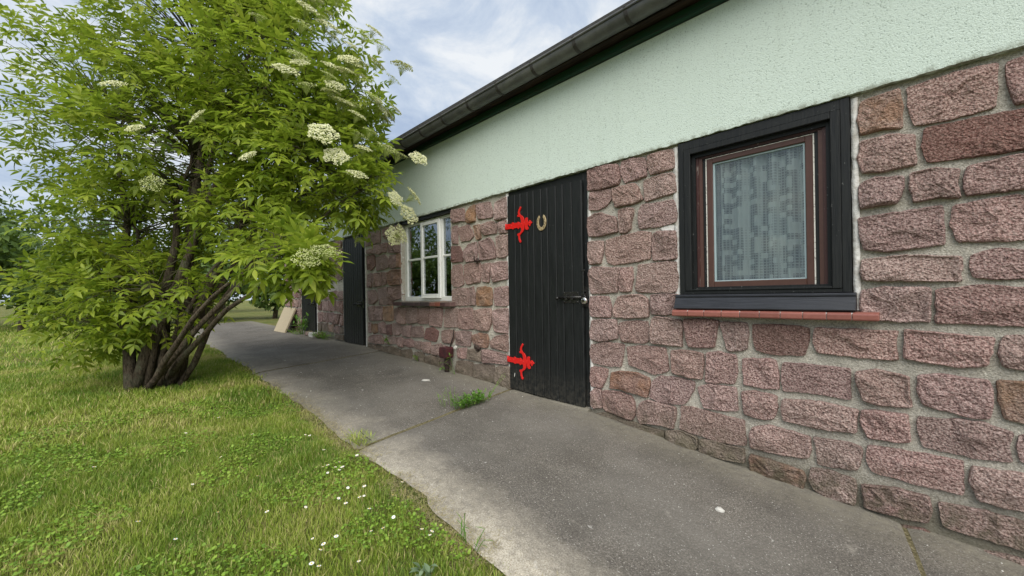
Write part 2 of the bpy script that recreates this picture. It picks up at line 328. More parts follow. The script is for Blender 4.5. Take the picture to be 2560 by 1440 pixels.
# ------------------------------------------------------------------ object helpers
WL = {}
def tag(o, label=None, cat=None, group=None, kind=None):
    if label: o['label'] = label
    if cat: o['category'] = cat
    if group: o['group'] = group
    if kind: o['kind'] = kind
    return o
def place(o, parent, wl):
    WL[o.name] = Vector(wl)
    if parent is not None:
        o.parent = parent; o.location = Vector(wl) - WL[parent.name]
    else: o.location = wl
def empty(name, loc, parent=None):
    o = bpy.data.objects.new(name, None); C.objects.link(o); o.empty_display_size = .1; place(o, parent, loc); return o
class MB:
    def __init__(s): s.v = []; s.f = []
    def box(s, x0, x1, y0, y1, z0, z1):
        b = len(s.v); s.v += [(x, y, z) for z in (z0, z1) for y in (y0, y1) for x in (x0, x1)]
        s.f += [[b + i for i in q] for q in ((0, 2, 3, 1), (4, 5, 7, 6), (0, 1, 5, 4), (2, 6, 7, 3), (0, 4, 6, 2), (1, 3, 7, 5))]; return s
    def hexa(s, p8):      # 8 points, same order as box
        b = len(s.v); s.v += [tuple(p) for p in p8]
        s.f += [[b + i for i in q] for q in ((0, 2, 3, 1), (4, 5, 7, 6), (0, 1, 5, 4), (2, 6, 7, 3), (0, 4, 6, 2), (1, 3, 7, 5))]; return s
    def prism_x(s, prof, x0, x1):      # (y,z) outline, extruded along x
        b = len(s.v); n = len(prof)
        s.v += [(x0, y, z) for y, z in prof] + [(x1, y, z) for y, z in prof]
        for i in range(n): s.f.append([b + i, b + (i + 1) % n, b + n + (i + 1) % n, b + n + i])
        s.f.append([b + i for i in range(n)][::-1]); s.f.append([b + n + i for i in range(n)]); return s
    def prism_y(s, prof, y0, y1):      # (x,z) outline, extruded along y
        b = len(s.v); n = len(prof)
        s.v += [(x, y0, z) for x, z in prof] + [(x, y1, z) for x, z in prof]
        for i in range(n): s.f.append([b + i, b + n + i, b + n + (i + 1) % n, b + (i + 1) % n])
        s.f.append([b + i for i in range(n)]); s.f.append([b + n + i for i in range(n)][::-1]); return s
    def tube(s, pts, rad, n=8, cap=True):
        pts = [Vector(p) for p in pts]; rad = rad if isinstance(rad, (list, tuple)) else [rad] * len(pts)
        b = len(s.v); ref = None
        for i, p in enumerate(pts):
            d = (pts[min(i + 1, len(pts) - 1)] - pts[max(i - 1, 0)]).normalized()
            if ref is None: ref = d.orthogonal().normalized()
            ref = (ref - d * ref.dot(d)).normalized(); bi = d.cross(ref)
            for k in range(n):
                a = 2 * PI * k / n; s.v.append(tuple(p + (ref * math.cos(a) + bi * math.sin(a)) * rad[i]))
        for i in range(len(pts) - 1):
            for k in range(n): s.f.append([b + i * n + k, b + i * n + (k + 1) % n, b + (i + 1) * n + (k + 1) % n, b + (i + 1) * n + k])
        if cap:
            s.f.append([b + k for k in range(n)][::-1]); s.f.append([b + (len(pts) - 1) * n + k for k in range(n)])
        return s
    def ball(s, c, r, n=10, m=6):
        b = len(s.v); r = r if isinstance(r, tuple) else (r, r, r)
        for i in range(1, m):
            for k in range(n):
                a = PI * i / m; q = 2 * PI * k / n; s.v.append((c[0] + r[0] * math.sin(a) * math.cos(q), c[1] + r[1] * math.sin(a) * math.sin(q), c[2] + r[2] * math.cos(a)))
        s.v += [(c[0], c[1], c[2] + r[2]), (c[0], c[1], c[2] - r[2])]; tp = len(s.v) - 2
        for i in range(m - 2):
            for k in range(n): s.f.append([b + i * n + k, b + (i + 1) * n + k, b + (i + 1) * n + (k + 1) % n, b + i * n + (k + 1) % n])
        for k in range(n):
            s.f.append([tp, b + k, b + (k + 1) % n]); s.f.append([tp + 1, b + (m - 2) * n + (k + 1) % n, b + (m - 2) * n + k])
        return s
    def mesh(s, name, mat, smooth=False, org=(0, 0, 0)):
        me = bpy.data.meshes.new(name); o = Vector(org)
        me.from_pydata([tuple(Vector(v) - o) for v in s.v], [], s.f); me.update()
        me.materials.append(M[mat])
        if smooth: me.polygons.foreach_set('use_smooth', [True] * len(me.polygons))
        return me
    def build(s, name, mat, parent=None, smooth=False, org=None, bevel=0, seg=1):
        a = np.array(s.v)
        if org is None: org = Vector(((a[:, 0].min() + a[:, 0].max()) / 2, (a[:, 1].min() + a[:, 1].max()) / 2, a[:, 2].min()))
        o = bpy.data.objects.new(name, s.mesh(name, mat, smooth, org)); C.objects.link(o); place(o, parent, org)
        if bevel:
            bv = o.modifiers.new('bevel', 'BEVEL'); bv.width = bevel; bv.segments = seg; bv.limit_method = 'ANGLE'
        return o
def np_mesh(name, V, Fq, mat, tint=None, smooth=False):
    """V (n,3), Fq (m,k) arrays with constant k"""
    me = bpy.data.meshes.new(name); m, k = Fq.shape
    me.vertices.add(len(V)); me.vertices.foreach_set('co', V.astype(np.float32).ravel())
    me.loops.add(m * k); me.loops.foreach_set('vertex_index', Fq.astype(np.int32).ravel())
    me.polygons.add(m); me.polygons.foreach_set('loop_start', np.arange(0, m * k, k, dtype=np.int32))
    me.polygons.foreach_set('loop_total', np.full(m, k, dtype=np.int32))
    if smooth: me.polygons.foreach_set('use_smooth', np.ones(m, dtype=bool))
    me.update(calc_edges=True)
    if tint is not None:
        at = me.attributes.new('tint', 'FLOAT', 'POINT'); at.data.foreach_set('value', tint.astype(np.float32))
    me.materials.append(M[mat]); return me
def np_obj(name, me, parent=None, wl=(0, 0, 0)):
    o = bpy.data.objects.new(name, me); C.objects.link(o); place(o, parent, wl); return o

# ------------------------------------------------------------------ terrain
GX = [-200, -14, -9.04, -5.78, -4.21, -2.73, -1.85, -1.29, -.865, 0, 1, 3, 8, 200]
GZ = [-.45, -.60, -.66, -.729, -.777, -.862, -.905, -.959, -1.02, -1.095, -1.165, -1.25, -1.32, -1.4]
def g_np(x, y):
    a = np.interp(x, GX, GZ); b = np.interp(np.asarray(x) - .25, GX, GZ); c = np.interp(np.asarray(x) + .25, GX, GZ)
    return (a * 2 + b + c) / 4 + .02 * np.clip(y, -6, .3)
def g(x, y): return float(g_np(x, y))
def path_edge(x):      # outer edge of the path (y), wavering
    return -1.56 + .035 * noise.noise((x * 1.7, 3.3, 0)) + .03 * noise.noise((x * 5.1, 9.1, 0)) - .02 * (1 if x > -2 else 0)
xs = sorted(set([-200, -120, -70, -40, -28] + [round(-20 + .25 * i, 3) for i in range(100)] + [6, 8, 12, 20, 40, 90, 200]))
ys = sorted(set([-200, -120, -60, -35, -22, -15, -11, -8.5] + [round(-7 + .25 * i, 3) for i in range(30)] + [1, 3, 6, 12, 30, 80, 200]))
XX, YY = np.meshgrid(xs, ys); V = np.stack([XX.ravel(), YY.ravel(), g_np(XX.ravel(), YY.ravel()) - .022], 1)
nx = len(xs); I = np.array([[j * nx + i, j * nx + i + 1, (j + 1) * nx + i + 1, (j + 1) * nx + i] for j in range(len(ys) - 1) for i in range(nx - 1)])
tag(np_obj('ground', np_mesh('ground', V, I, 'lawn_soil', smooth=True)), kind='structure')

# path: bedding strip with skewed cast slabs on it
mb = MB(); px = [round(-13.4 + .3 * i, 2) for i in range(60)]
for x in px:
    for y in (-1.50, -.8, .05): mb.v.append((x, y, g(x, y) - .014))
for i in range(len(px) - 1):
    for j in range(2): a = i * 3 + j; mb.f.append([a, a + 3, a + 4, a + 1])
path = mb.build('path', 'soil', smooth=True, org=(-3, -.8, g(-3, -.8))); tag(path, kind='structure')
joints = [-13.3, -10.63, -8.0, -5.37, -2.735, -.11, 2.52, 4.2]
for a, b in zip(joints[:-1], joints[1:]):
    mb = MB(); nu = 54; nv = 26; lift = rnd.uniform(-.004, .005)
    for i in range(nu + 1):
        for j in range(nv + 1):
            u = i / nu; v = j / nv
            xm = a + (b - a) * u
            y = .06 + (path_edge(xm) - .06) * v
            jg = .009 + .006 * noise.noise((y * 6, a, 1.0))
            x0 = a - .19 * y + jg; x1 = b - .19 * y - jg
            x = x0 + (x1 - x0) * u
            dz = .004 * noise.noise((x * 1.3, y * 1.3, 5)) + .0025 * noise.noise((x * 6, y * 6, 2))
            if j == nv: dz -= .016
            elif j == nv - 1: dz -= .003
            if i in (0, nu): dz -= .012; 
            mb.v.append((x, y, g(x, y) + dz + lift))
    for i in range(nu):
        for j in range(nv): k = i * (nv + 1) + j; mb.f.append([k, k + nv + 1, k + nv + 2, k + 1][::-1])
    mb.build('slab', 'concrete', path, smooth=True)

# ------------------------------------------------------------------ the house
HX0, HX1, PB, PT = -9.8, 1.35, .955, 1.70
house = empty('house', (-4.2, 2.0, g(-4.2, 0)))
tag(house, 'long low outbuilding of pink rough stone with mint green plaster above', 'building')
# stone wall backing of mortar, with openings for three doors and two windows
panels = [(-9.8, -8.665, -1.3, PB), (-7.828, -6.592, -1.3, PB), (-5.79, -4.724, -1.3, PB), (-4.724, -3.645, -1.3, -.075), (-3.645, -2.735, -1.3, PB),
          (-1.848, -1.137, -1.45, PB), (-1.137, -.278, -1.45, -.115), (-.278, HX1, -1.5, PB)]
mb = MB(); MY = .017
for (x0, x1, z0, z1) in panels:
    nxp = max(2, int((x1 - x0) / .045)); nzp = int((z1 - z0) / .045); b = len(mb.v)
    for i in range(nxp + 1):
        for j in range(nzp + 1):
            x = x0 + (x1 - x0) * i / nxp; z = z0 + (z1 - z0) * j / nzp
            mb.v.append((x, MY + .006 * noise.noise((x * 7, z * 7, 1)) + .003 * noise.noise((x * 25, z * 25, 4)), z))
    for i in range(nxp):
        for j in range(nzp): k = b + i * (nzp + 1) + j; mb.f.append([k, k + nzp + 1, k + nzp + 2, k + 1])
    c = len(mb.v)      # jamb returns
    for x, z in ((x0, z0), (x1, z0), (x1, z1), (x0, z1)): mb.v.append((x, .26, z))
    L = [b + j for j in range(nzp + 1)]; R_ = [b + nxp * (nzp + 1) + j for j in range(nzp + 1)]
    T_ = [b + i * (nzp + 1) + nzp for i in range(nxp + 1)]
    mb.f.append(L + [c + 3, c]); mb.f.append(R_[::-1] + [c + 1, c + 2]); mb.f.append(T_ + [c + 2, c + 3]); mb.f.append([c, c + 3, c + 2, c + 1])
swall = mb.build('stone_wall', 'mortar', house, org=(-4.2, .1, -.9))
swall['label'] = 'rough pink stones set in pale mortar'

STONES = [
(0,[-1.842,0.95,-1.771,0.955,-1.662,0.949,-1.577,0.934,-1.563,0.883,-1.554,0.814,-1.574,0.785,-1.665,0.775,-1.781,0.78,-1.841,0.789,-1.843,0.882]),
(0,[-1.546,0.949,-1.46,0.949,-1.372,0.932,-1.355,0.888,-1.357,0.799,-1.421,0.786,-1.524,0.786,-1.541,0.828,-1.559,0.888]),
(0,[-1.349,0.934,-1.266,0.942,-1.175,0.938,-1.161,0.901,-1.159,0.805,-1.214,0.808,-1.284,0.798,-1.334,0.801,-1.347,0.871]),
(0,[-1.827,0.78,-1.732,0.771,-1.639,0.77,-1.636,0.729,-1.627,0.694,-1.68,0.646,-1.742,0.627,-1.833,0.642,-1.835,0.713]),
(0,[-1.629,0.765,-1.53,0.768,-1.445,0.769,-1.416,0.731,-1.405,0.686,-1.382,0.644,-1.453,0.624,-1.526,0.626,-1.596,0.62,-1.621,0.681]),
(0,[-1.377,0.771,-1.323,0.781,-1.246,0.784,-1.178,0.782,-1.158,0.765,-1.156,0.719,-1.147,0.647,-1.217,0.64,-1.304,0.63,-1.371,0.623,-1.379,0.691]),
(0,[-1.848,0.584,-1.784,0.61,-1.722,0.606,-1.668,0.581,-1.603,0.56,-1.588,0.512,-1.586,0.445,-1.671,0.435,-1.773,0.432,-1.837,0.436,-1.85,0.507]),
(0,[-1.577,0.603,-1.514,0.61,-1.46,0.598,-1.46,0.555,-1.479,0.503,-1.48,0.454,-1.517,0.431,-1.571,0.426,-1.572,0.516,-1.584,0.557]),
(0,[-1.424,0.576,-1.395,0.609,-1.321,0.609,-1.249,0.607,-1.17,0.608,-1.158,0.563,-1.146,0.506,-1.152,0.457,-1.204,0.449,-1.274,0.438,-1.351,0.445,-1.421,0.441,-1.429,0.506]),
(0,[-1.848,0.4,-1.774,0.401,-1.705,0.394,-1.706,0.327,-1.732,0.225,-1.834,0.223,-1.85,0.298]),
(0,[-1.688,0.395,-1.593,0.413,-1.505,0.419,-1.421,0.431,-1.329,0.414,-1.328,0.34,-1.338,0.23,-1.425,0.218,-1.533,0.212,-1.622,0.206,-1.675,0.227,-1.697,0.297]),
(0,[-1.318,0.397,-1.274,0.412,-1.158,0.401,-1.152,0.317,-1.151,0.216,-1.229,0.215,-1.321,0.216,-1.328,0.298]),
(0,[-1.841,0.19,-1.812,0.209,-1.689,0.196,-1.565,0.186,-1.579,0.136,-1.593,0.064,-1.594,0.007,-1.692,0.003,-1.827,-0.001,-1.844,0.071,-1.849,0.149]),
(0,[-1.559,0.185,-1.473,0.186,-1.471,0.104,-1.488,0.011,-1.575,0.01,-1.587,0.052,-1.573,0.119]),
(0,[-1.431,0.197,-1.338,0.204,-1.229,0.207,-1.156,0.202,-1.152,0.146,-1.143,0.101,-1.151,0.041,-1.162,0.001,-1.232,-0.001,-1.325,0,-1.428,0.002,-1.455,0.016,-1.444,0.103]),
(0,[-1.835,-0.022,-1.761,-0.017,-1.672,-0.02,-1.647,-0.083,-1.655,-0.178,-1.743,-0.177,-1.834,-0.174,-1.847,-0.09]),
(0,[-1.588,-0.021,-1.513,-0.011,-1.411,-0.009,-1.359,-0.039,-1.352,-0.092,-1.356,-0.166,-1.431,-0.174,-1.528,-0.179,-1.632,-0.174,-1.635,-0.112,-1.614,-0.06]),
(0,[-1.342,-0.012,-1.259,-0.008,-1.165,-0.009,-1.142,-0.015,-1.151,-0.1,-1.172,-0.141,-1.24,-0.15,-1.333,-0.144,-1.343,-0.076]),
(0,[-1.827,-0.205,-1.744,-0.19,-1.614,-0.19,-1.597,-0.26,-1.599,-0.331,-1.699,-0.353,-1.766,-0.362,-1.84,-0.351,-1.841,-0.28]),
(0,[-1.592,-0.216,-1.544,-0.199,-1.442,-0.192,-1.365,-0.196,-1.354,-0.263,-1.359,-0.329,-1.4,-0.349,-1.486,-0.35,-1.568,-0.348,-1.591,-0.283]),
(0,[-1.337,-0.177,-1.314,-0.158,-1.245,-0.16,-1.137,-0.178,-1.124,-0.222,-1.128,-0.292,-1.129,-0.348,-1.204,-0.35,-1.278,-0.345,-1.344,-0.343,-1.35,-0.262]),
(0,[-1.119,-0.174,-1.021,-0.164,-0.938,-0.169,-0.906,-0.177,-0.917,-0.239,-0.934,-0.339,-1.011,-0.348,-1.091,-0.345,-1.11,-0.263]),
(0,[-0.903,-0.18,-0.846,-0.181,-0.753,-0.181,-0.743,-0.242,-0.756,-0.337,-0.848,-0.354,-0.866,-0.34,-0.886,-0.251]),
(0,[-1.835,-0.388,-1.7,-0.357,-1.555,-0.363,-1.542,-0.373,-1.557,-0.444,-1.58,-0.533,-1.684,-0.537,-1.828,-0.528,-1.847,-0.455]),
(0,[-1.529,-0.38,-1.437,-0.365,-1.325,-0.364,-1.241,-0.364,-1.231,-0.428,-1.221,-0.519,-1.328,-0.558,-1.395,-0.533,-1.514,-0.51,-1.522,-0.441]),
(0,[-1.208,-0.379,-1.133,-0.369,-1.051,-0.372,-1.001,-0.381,-0.993,-0.444,-1.01,-0.54,-1.094,-0.545,-1.203,-0.524,-1.206,-0.446]),
(0,[-0.982,-0.376,-0.909,-0.36,-0.813,-0.373,-0.803,-0.474,-0.822,-0.546,-0.881,-0.545,-0.924,-0.558,-0.991,-0.558,-0.987,-0.47]),
(0,[-1.839,-0.563,-1.77,-0.551,-1.685,-0.561,-1.69,-0.618,-1.744,-0.71,-1.836,-0.712,-1.848,-0.639]),
(4,[-1.662,-0.582,-1.585,-0.56,-1.456,-0.556,-1.36,-0.581,-1.353,-0.632,-1.378,-0.721,-1.492,-0.702,-1.587,-0.694,-1.673,-0.699,-1.667,-0.631]),
(0,[-1.34,-0.6,-1.282,-0.556,-1.171,-0.548,-1.057,-0.564,-1.061,-0.622,-1.114,-0.717,-1.21,-0.735,-1.292,-0.732,-1.358,-0.714,-1.353,-0.654]),
(0,[-1.037,-0.591,-0.969,-0.564,-0.857,-0.564,-0.816,-0.564,-0.806,-0.702,-0.878,-0.716,-1.003,-0.721,-1.022,-0.663]),
(0,[-1.837,-0.754,-1.802,-0.715,-1.753,-0.72,-1.74,-0.787,-1.742,-0.86,-1.815,-0.874,-1.842,-0.846]),
(0,[-1.739,-0.726,-1.614,-0.71,-1.493,-0.725,-1.468,-0.778,-1.47,-0.854,-1.496,-0.898,-1.6,-0.888,-1.709,-0.874,-1.737,-0.859]),
(0,[-1.427,-0.755,-1.378,-0.732,-1.285,-0.737,-1.178,-0.746,-1.175,-0.802,-1.198,-0.896,-1.287,-0.887,-1.365,-0.896,-1.438,-0.916,-1.457,-0.859,-1.452,-0.805]),
(0,[-1.149,-0.731,-1.07,-0.726,-0.965,-0.733,-0.86,-0.745,-0.773,-0.746,-0.763,-0.894,-0.856,-0.905,-0.917,-0.907,-0.987,-0.898,-1.082,-0.893,-1.155,-0.882,-1.147,-0.797]),
(3,[-1.805,-0.913,-1.709,-0.878,-1.6,-0.896,-1.496,-0.905,-1.373,-0.917,-1.257,-0.92,-1.258,-0.97,-1.366,-0.982,-1.505,-0.969,-1.646,-0.949,-1.806,-0.934]),
(3,[-1.246,-0.91,-1.141,-0.89,-1.046,-0.912,-1.04,-0.965,-1.06,-1.004,-1.143,-0.998,-1.251,-0.976]),
(3,[-1.032,-0.916,-0.955,-0.907,-0.863,-0.916,-0.775,-0.91,-0.776,-0.998,-0.864,-1.007,-0.944,-1.006,-1.034,-0.997]),
(0,[-3.624,0.93,-3.506,0.923,-3.4,0.913,-3.389,0.855,-3.379,0.771,-3.459,0.789,-3.614,0.784,-3.632,0.853]),
(1,[-3.371,0.852,-3.309,0.909,-3.22,0.923,-3.216,0.835,-3.218,0.755,-3.301,0.745,-3.361,0.753]),
(0,[-3.197,0.919,-3.089,0.919,-2.991,0.912,-2.956,0.843,-2.953,0.753,-3.071,0.756,-3.172,0.767,-3.199,0.84]),
(0,[-2.908,0.891,-2.815,0.905,-2.751,0.917,-2.748,0.823,-2.741,0.721,-2.8,0.716,-2.901,0.71,-2.921,0.782]),
(0,[-3.615,0.749,-3.524,0.752,-3.515,0.675,-3.516,0.552,-3.607,0.561,-3.624,0.657]),
(0,[-3.499,0.726,-3.325,0.733,-3.279,0.675,-3.245,0.605,-3.305,0.568,-3.452,0.568,-3.476,0.624,-3.506,0.689]),
(4,[-3.243,0.708,-3.139,0.712,-3.13,0.642,-3.131,0.571,-3.188,0.555,-3.216,0.609]),
(0,[-3.111,0.704,-2.964,0.723,-2.892,0.682,-2.894,0.589,-2.967,0.594,-3.075,0.593,-3.118,0.641]),
(0,[-2.871,0.689,-2.756,0.707,-2.733,0.64,-2.734,0.577,-2.853,0.584,-2.877,0.638]),
(2,[-3.634,0.54,-3.491,0.53,-3.442,0.461,-3.426,0.358,-3.56,0.363,-3.639,0.361]),
(0,[-3.411,0.474,-3.33,0.533,-3.206,0.543,-3.191,0.461,-3.199,0.349,-3.371,0.346,-3.413,0.406]),
(0,[-3.166,0.538,-3.01,0.564,-2.948,0.516,-2.918,0.436,-2.915,0.36,-3.005,0.349,-3.148,0.349,-3.174,0.445]),
(0,[-2.905,0.559,-2.803,0.568,-2.734,0.56,-2.732,0.46,-2.739,0.367,-2.788,0.35,-2.889,0.358,-2.907,0.463]),
(0,[-3.6,0.335,-3.452,0.333,-3.442,0.234,-3.42,0.119,-3.49,0.095,-3.593,0.097,-3.638,0.134,-3.641,0.267]),
(0,[-3.415,0.323,-3.311,0.339,-3.148,0.328,-3.139,0.241,-3.153,0.133,-3.281,0.123,-3.365,0.11,-3.412,0.18]),
(0,[-3.126,0.312,-2.99,0.317,-2.992,0.233,-3.021,0.125,-3.119,0.139,-3.134,0.24]),
(0,[-2.974,0.309,-2.869,0.322,-2.75,0.314,-2.742,0.22,-2.744,0.146,-2.874,0.138,-2.957,0.123,-2.985,0.212]),
(0,[-3.634,0.071,-3.535,0.085,-3.36,0.081,-3.35,-0.009,-3.353,-0.102,-3.489,-0.107,-3.632,-0.105]),
(0,[-3.336,0.087,-3.264,0.093,-3.231,0.005,-3.234,-0.098,-3.334,-0.102]),
(1,[-3.206,0.084,-3.082,0.095,-2.985,0.072,-2.971,-0.012,-2.978,-0.096,-3.043,-0.107,-3.211,-0.101,-3.22,-0.01]),
(0,[-2.943,0.071,-2.83,0.082,-2.741,0.086,-2.738,-0.001,-2.74,-0.098,-2.834,-0.102,-2.936,-0.099,-2.955,-0.012]),
(0,[-3.754,-0.142,-3.645,-0.128,-3.534,-0.131,-3.537,-0.223,-3.546,-0.335,-3.705,-0.347,-3.788,-0.346,-3.796,-0.23]),
(0,[-3.522,-0.138,-3.402,-0.122,-3.287,-0.124,-3.272,-0.216,-3.257,-0.34,-3.395,-0.355,-3.527,-0.346]),
(0,[-3.258,-0.149,-3.132,-0.129,-3,-0.124,-2.981,-0.194,-2.988,-0.264,-3.038,-0.351,-3.16,-0.35,-3.246,-0.34,-3.267,-0.245]),
(0,[-2.958,-0.145,-2.875,-0.126,-2.745,-0.121,-2.743,-0.235,-2.751,-0.359,-2.85,-0.358,-2.953,-0.346,-2.966,-0.242]),
(0,[-3.566,-0.379,-3.445,-0.365,-3.311,-0.369,-3.307,-0.439,-3.333,-0.523,-3.462,-0.529,-3.583,-0.519,-3.581,-0.442]),
(4,[-3.276,-0.4,-3.16,-0.372,-3.05,-0.38,-3.035,-0.435,-3.053,-0.514,-3.119,-0.52,-3.186,-0.511,-3.255,-0.494,-3.284,-0.452]),
(0,[-3.008,-0.448,-2.922,-0.386,-2.751,-0.362,-2.75,-0.53,-2.854,-0.519,-2.999,-0.503]),
(0,[-3.565,-0.572,-3.526,-0.553,-3.388,-0.542,-3.39,-0.617,-3.403,-0.66,-3.542,-0.666]),
(3,[-3.376,-0.556,-3.256,-0.539,-3.142,-0.551,-3.145,-0.662,-3.259,-0.664,-3.388,-0.659]),
(0,[-3.125,-0.535,-3.01,-0.532,-2.844,-0.552,-2.745,-0.556,-2.738,-0.635,-2.787,-0.651,-2.949,-0.652,-3.123,-0.671,-3.132,-0.607]),
(3,[-3.568,-0.696,-3.453,-0.68,-3.295,-0.682,-3.291,-0.756,-3.299,-0.838,-3.482,-0.84,-3.598,-0.832]),
(3,[-3.278,-0.703,-3.123,-0.678,-2.96,-0.674,-2.962,-0.765,-2.975,-0.843,-3.105,-0.855,-3.287,-0.844]),
(3,[-2.95,-0.701,-2.888,-0.669,-2.733,-0.662,-2.726,-0.768,-2.724,-0.874,-2.831,-0.87,-2.964,-0.849]),
(0,[-5.704,0.687,-5.529,0.692,-5.509,0.619,-5.671,0.622,-5.717,0.657]),
(0,[-5.505,0.731,-5.262,0.736,-5.224,0.624,-5.332,0.584,-5.486,0.617]),
(0,[-5.21,0.731,-5.095,0.729,-5.12,0.605,-5.203,0.603]),
(0,[-5.075,0.727,-4.857,0.751,-4.728,0.733,-4.728,0.664,-4.728,0.565,-4.863,0.569,-5.079,0.597]),
(0,[-5.176,0.786,-5.153,0.867,-4.873,0.847,-4.895,0.765]),
(0,[-4.854,0.854,-4.728,0.838,-4.728,0.741,-4.857,0.761]),
(2,[-5.707,0.604,-5.509,0.603,-5.454,0.563,-5.458,0.442,-5.586,0.378,-5.714,0.4]),
(0,[-5.432,0.562,-5.183,0.577,-5.062,0.514,-5.076,0.399,-5.253,0.37,-5.427,0.369]),
(0,[-5.04,0.55,-4.863,0.555,-4.853,0.385,-5.006,0.375,-5.055,0.426]),
(4,[-4.838,0.562,-4.728,0.558,-4.728,0.482,-4.728,0.373,-4.834,0.384]),
(0,[-5.716,0.332,-5.587,0.347,-5.579,0.243,-5.582,0.141,-5.711,0.138]),
(0,[-5.553,0.335,-5.286,0.342,-5.293,0.153,-5.525,0.139,-5.563,0.243]),
(0,[-5.265,0.341,-5.139,0.334,-5.134,0.169,-5.271,0.158]),
(4,[-5.109,0.323,-4.967,0.364,-4.728,0.351,-4.728,0.263,-4.728,0.154,-5.053,0.152,-5.118,0.236]),
(0,[-5.713,0.091,-5.481,0.108,-5.399,0.035,-5.408,-0.045,-5.533,-0.101,-5.696,-0.102]),
(0,[-5.402,0.126,-5.115,0.139,-5.108,0.032,-5.113,-0.109,-5.355,-0.11,-5.383,0.035]),
(0,[-5.074,0.138,-4.728,0.145,-4.728,0.044,-4.728,-0.019,-4.961,-0.055,-4.972,-0.103,-5.092,-0.108]),
(0,[-5.706,-0.135,-5.502,-0.119,-5.5,-0.227,-5.506,-0.336,-5.681,-0.342]),
(0,[-5.471,-0.124,-5.26,-0.122,-5.243,-0.222,-5.266,-0.323,-5.485,-0.335]),
(1,[-5.221,-0.131,-4.976,-0.115,-4.952,-0.216,-4.964,-0.317,-5.15,-0.328,-5.226,-0.294]),
(0,[-4.923,-0.154,-4.781,-0.126,-4.791,-0.169,-4.883,-0.292,-4.919,-0.302,-4.934,-0.233]),
(0,[-4.838,-0.265,-4.764,-0.139,-4.637,-0.133,-4.636,-0.243,-4.649,-0.344,-4.745,-0.356,-4.866,-0.318]),
(0,[-4.612,-0.133,-4.467,-0.123,-4.343,-0.13,-4.348,-0.227,-4.366,-0.316,-4.505,-0.338,-4.619,-0.334]),
(0,[-4.325,-0.146,-4.208,-0.129,-4.075,-0.127,-4.098,-0.229,-4.112,-0.318,-4.258,-0.332,-4.345,-0.324]),
(0,[-4.06,-0.143,-3.94,-0.126,-3.814,-0.132,-3.824,-0.236,-3.853,-0.349,-3.987,-0.348,-4.091,-0.337]),
(0,[-5.703,-0.357,-5.621,-0.364,-5.622,-0.507,-5.709,-0.512]),
(1,[-5.596,-0.382,-5.408,-0.37,-5.408,-0.495,-5.516,-0.516,-5.589,-0.486]),
(0,[-5.377,-0.364,-5.228,-0.331,-5.152,-0.382,-5.156,-0.499,-5.332,-0.5,-5.391,-0.467]),
(2,[-5.133,-0.372,-5.011,-0.358,-5.007,-0.508,-5.128,-0.516]),
(0,[-4.983,-0.348,-4.875,-0.336,-4.754,-0.374,-4.757,-0.468,-4.81,-0.501,-4.952,-0.505,-4.99,-0.446]),
(0,[-4.734,-0.373,-4.505,-0.355,-4.516,-0.438,-4.526,-0.504,-4.724,-0.5]),
(0,[-4.487,-0.37,-4.259,-0.352,-4.216,-0.406,-4.225,-0.485,-4.478,-0.505,-4.505,-0.462]),
(2,[-4.157,-0.371,-4.029,-0.354,-3.901,-0.397,-3.923,-0.473,-3.965,-0.522,-4.089,-0.515,-4.208,-0.5,-4.187,-0.436]),
(0,[-3.841,-0.386,-3.687,-0.363,-3.589,-0.38,-3.603,-0.453,-3.654,-0.521,-3.818,-0.519,-3.843,-0.461]),
(0,[-5.7,-0.569,-5.559,-0.532,-5.312,-0.518,-5.235,-0.568,-5.238,-0.645,-5.459,-0.657,-5.702,-0.647]),
(0,[-5.212,-0.557,-5.063,-0.521,-4.899,-0.519,-4.893,-0.615,-5.048,-0.631,-5.199,-0.647]),
(0,[-4.869,-0.526,-4.741,-0.51,-4.683,-0.548,-4.698,-0.642,-4.797,-0.651,-4.872,-0.622]),
(0,[-4.666,-0.53,-4.51,-0.52,-4.436,-0.556,-4.445,-0.622,-4.578,-0.633,-4.677,-0.615]),
(0,[-4.421,-0.547,-4.279,-0.537,-4.282,-0.641,-4.373,-0.64,-4.423,-0.62]),
(0,[-4.249,-0.542,-4.076,-0.53,-4.066,-0.583,-4.086,-0.666,-4.223,-0.667,-4.263,-0.599]),
(0,[-4.049,-0.566,-3.86,-0.529,-3.863,-0.612,-3.875,-0.669,-4.038,-0.67]),
(0,[-3.845,-0.543,-3.73,-0.556,-3.745,-0.661,-3.852,-0.667]),
(3,[-5.714,-0.667,-5.48,-0.668,-5.278,-0.671,-5.28,-0.74,-5.482,-0.739,-5.716,-0.73]),
(3,[-5.259,-0.679,-5.03,-0.647,-4.781,-0.675,-4.784,-0.765,-5.033,-0.749,-5.261,-0.743]),
(3,[-4.764,-0.682,-4.53,-0.649,-4.492,-0.691,-4.518,-0.789,-4.75,-0.779]),
(3,[-4.42,-0.677,-4.313,-0.659,-4.209,-0.682,-4.212,-0.801,-4.424,-0.795]),
(3,[-4.181,-0.703,-4.024,-0.676,-3.889,-0.697,-3.892,-0.803,-4.183,-0.801]),
(3,[-3.876,-0.696,-3.682,-0.669,-3.672,-0.763,-3.686,-0.822,-3.879,-0.812]),
(2,[-7.753,0.11,-7.502,0.121,-7.488,-0.011,-7.739,-0.048]),
(0,[-7.445,0.032,-7.209,0.044,-7.212,-0.027,-7.468,-0.033]),
(0,[-7.168,0.101,-6.89,0.124,-6.895,-0.021,-7.173,-0.02]),
(0,[-6.854,0.11,-6.611,0.105,-6.617,-0.029,-6.86,-0.035]),
(2,[-7.753,-0.071,-7.592,-0.063,-7.591,-0.219,-7.747,-0.221]),
(0,[-7.551,-0.055,-7.231,-0.041,-7.259,-0.228,-7.538,-0.225]),
